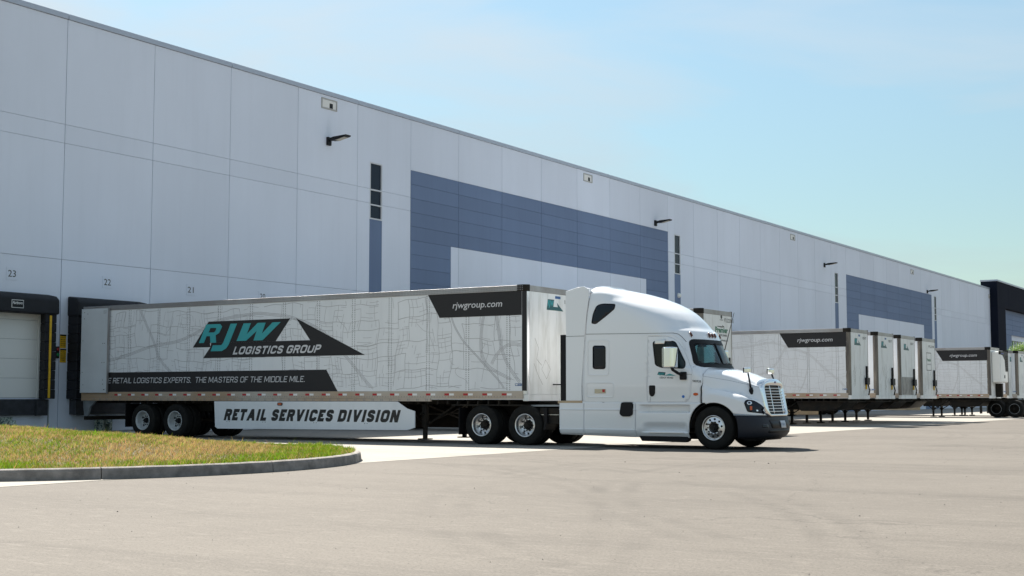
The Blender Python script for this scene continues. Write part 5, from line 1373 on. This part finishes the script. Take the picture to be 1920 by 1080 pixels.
m=MB(); m.add([gp(a,b,-.07) for a,b in B],[tuple(range(n))]); m.build('grille_mesh',M_black,gr)
def iw(z):
    t=interp([(.835,.47),(.855,.515),(.93,.545),(1.15,.56),(1.40,.565),(1.46,.555),(1.50,.45)],z); return t
for k in range(9):
    z=.895+.068*k; W_=iw(z)+.01; m=MB(); m.tube([gp(W_*(j/10*2-1),z,-.005) for j in range(11)],.0085,8); m.build('grille_bar',M_chrome,gr,smooth=True)
for y_ in (-.30,.30):
    m=MB(); m.tube([gp(y_,.84+.068*j*1.0,-.012) for j in range(11)],.012,8); m.build('grille_post',M_chrome,gr,smooth=True)
m=MB(); e=[gp(.075*math.cos(a)*1.0,1.585+.026*math.sin(a),.028) for a in [2*PI*k/20 for k in range(20)]]; m.add(e,[tuple(range(20))]); m.build('emblem',M_blue,gr,solid=.01)
m=MB(); e=[gp(.05*math.cos(a),1.585+.012*math.sin(a),.031) for a in [2*PI*k/16 for k in range(16)]]; m.add(e,[tuple(range(16))]); m.build('emblem_mark',M_red,gr)
# ---- headlights
HLo=rounded([(1395.3,755),(1399,750.2),(1412,751),(1427,759.5),(1434.5,768),(1437,775.8),(1401.5,771.8)],[3,4,6,8,4,2,3])
for fr in (fr_cam,fr_camM):
    h_=patch('headlight',HLo,HOOD_BVH,fr,M_glassd,TT,.006,.03,st=3)
    strip('headlight_bezel',HLo,1.1,HOOD_BVH,fr,M_gasket,h_,off=.009,closed=True)
    patch('headlamp_lens',[(1405+4.6*math.cos(a),755.6+3.4*math.sin(a)) for a in [2*PI*k/18 for k in range(18)]],HOOD_BVH,fr,M_chrome,h_,.009,.003,st=1.2)
    patch('headlamp_lens',[(1404.4+2.3*math.cos(a),755.4+2.0*math.sin(a)) for a in [2*PI*k/14 for k in range(14)]],HOOD_BVH,fr,M_glassd,h_,.011,.002,st=1.2)
    patch('turn_signal',rounded([(1405.5,761.5),(1410,761.5),(1410,769),(1406,769)],.8),HOOD_BVH,fr,M_amber,h_,.010,.003)
    patch('reflector',[(1417.5,768.2),(1421,768.5),(1421.5,771.5),(1418.3,771.2)],HOOD_BVH,fr,M_chrome,h_,.010,.003)
    # thin grey strip laid along the hood crease
    strip('hood_crease',[(1318.5,705.3),(1367,713.3),(1427.5,726.8)],.55,HOOD_BVH,fr,M_core,TT,off=.001,thick=.002)
    m=MB(); 
# gap strip between cowl and hood
m=MB(); r0=hood_ring(1.892); r1=hood_ring(1.90)
rows=[[Vector((1.865,p[1]*.992,p[2]-.012 if abs(p[1])<1.1 else p[2])) for p in r0],[Vector((1.905,p[1]*.992,p[2]-.012 if abs(p[1])<1.1 else p[2])) for p in r0]]
m.grid(rows); m.build('hood_gap',M_gasket,TT,solid=.01)
# wipers
for y0_,y1_ in ((-.75,-.08),(.10,.78)):
    m=MB(); pts=[cast(CAB_BVH,fr_front,y0_+(y1_-y0_)*k/6,2.03+.03*k/6+.02*math.sin(k),.02) for k in range(7)]; m.tube(pts,.008,6); m.tube([cast(CAB_BVH,fr_front,y1_-.03,1.985,.0),pts[3]],.010,6); m.build('wiper',M_gasket,TT)
# ---- door mirrors
for sg in (-1,1):
    mr=MB().prism(rounded([(1.20,1.40),(1.26,1.37),(1.44,1.37),(1.50,1.42),(1.50,1.66),(1.44,1.70),(1.26,1.70),(1.20,1.66)],.03),'z',1.925,2.415)
    # rotate outline into x-y of the tractor
    mr.v=[(x-.11,sg*y,z) for x,y,z in mr.v]
    mo=mr.build('door_mirror',M_chrome,TT,bevel=.03,seg=4)
    m=MB(); m.box(1.085,1.092,sg*1.41,sg*1.66,1.96,2.38); m.build('mirror_glass',M_chrome,mo)
    m=MB(); m.tube([(1.26,sg*1.52,1.94),(1.28,sg*1.50,1.88),(1.36,sg*1.38,1.80),(1.44,sg*1.26,1.74)],.035,10); m.build('mirror_arm',M_gasket,mo)
    m=MB(); m.box(1.36,1.52,sg*1.19,sg*1.30,1.64,1.83); m.build('mirror_base',M_gasket,mo,bevel=.02)
# hood mirrors
for sg,hxp,arm in ((-1,2.93,1),(1,2.93,1)):
    b0=cast(HOOD_BVH,fr_side if sg<0 else fr_sideM,2.97,1.40,0)
    m=MB(); m.tube([b0+Vector((0,0,-.10)),b0+Vector((0,sg*.02,-.02)),b0+Vector((0,sg*.02,.06))],[.035,.055,.035],12); base=m.build('hood_mirror',M_gasket,TT,smooth=True)
    top=Vector((2.88,sg*(abs(b0.y)-.02),1.80))
    m=MB(); m.tube([b0+Vector((0,sg*.03,.0)),b0+Vector((-.02,sg*.04,.16)),top],[.026,.022,.020],8); m.build('hood_mirror_arm',M_gasket,base,smooth=True)
    m=MB(); m.box(2.80,2.93,top.y-.085,top.y+.085,1.79,1.93); m.build('hood_mirror_head',M_chrome,base,bevel=.035,seg=4)
    m=MB(); m.box(2.785,2.80,top.y-.08,top.y+.08,1.80,1.92); m.build('hood_mirror_glass',M_gasket,base,bevel=.01)
# antenna leaning from the far mirror
def P3(px,py,Y): q=atY(px,py,Y); return q-TR
m=MB(); m.tube([P3(1355,672,32.3),P3(1376.5,586,32.35)],[.014,.006],6); m.build('antenna',M_gasket,TT)
# fender step highlight bulge handled by the loft; small washer nozzle and latch
for fr in (fr_cam,fr_camM):
    patch('hood_latch',[(1388,735.5),(1390.5,735.5),(1390.5,738),(1388,738)],HOOD_BVH,fr,M_truck,TT,.012,.01)

# ---- young tree at the far right
def tree(name,label,x,y,h,r):
    t=thing(name,label,'tree',(x,y,0)); R=random.Random(3)
    m=MB(); m.tube([(0,0,0),(.05,0,h*.4),(0,.05,h*.85)],[.09,.06,.02],8)
    for k in range(9):
        a=R.random()*6.3; z=h*(.4+.05*k); m.tube([(0,0,z),(math.cos(a)*r*.7,math.sin(a)*r*.7,z+.7)],[.03,.008],5)
    m.build('trunk',mat('bark',(.10,.075,.05),.9),t)
    n=5200; v=[]; f=[]
    cl=[(R.gauss(0,.45)*r,R.gauss(0,.45)*r,h*.40+h*.58*R.random()) for _ in range(34)]
    for k in range(n):
        c=cl[R.randrange(len(cl))]; p=Vector((c[0]+R.gauss(0,.20)*r,c[1]+R.gauss(0,.20)*r,c[2]+R.gauss(0,.20)*r)); a=Vector((R.gauss(0,1),R.gauss(0,1),R.gauss(0,1))).normalized(); b=a.orthogonal().normalized(); s_=.055
        o_=len(v); v+= [tuple(p-a*s_),tuple(p+b*s_*.6),tuple(p+a*s_),tuple(p-b*s_*.6)]; f.append((o_,o_+1,o_+2,o_+3))
    me=bpy.data.meshes.new('crown'); me.from_pydata(v,[],f); me.update()
    lm=bpy.data.materials.new('leaf'); lm.use_nodes=True; tt=lm.node_tree; b=tt.nodes['Principled BSDF']; b.inputs['Base Color'].default_value=(.10,.19,.03,1); tl=tt.nodes.new('ShaderNodeBsdfTranslucent'); tl.inputs[0].default_value=(.16,.28,.04,1); ms=tt.nodes.new('ShaderNodeMixShader'); ms.inputs[0].default_value=.45
    tt.links.new(b.outputs[0],ms.inputs[1]); tt.links.new(tl.outputs[0],ms.inputs[2]); tt.links.new(ms.outputs[0],tt.nodes['Material Output'].inputs[0])
    link(me,'crown',lm,t); return t
q=atY(1917,743,140); tree('young_tree','small bright green tree in front of the gridded office window',q.x,q.y,6.3,1.1)
q=atY(1905,743,150); tree('young_tree','second smaller green tree just left of the first by the office window',q.x,q.y,5.1,.9)
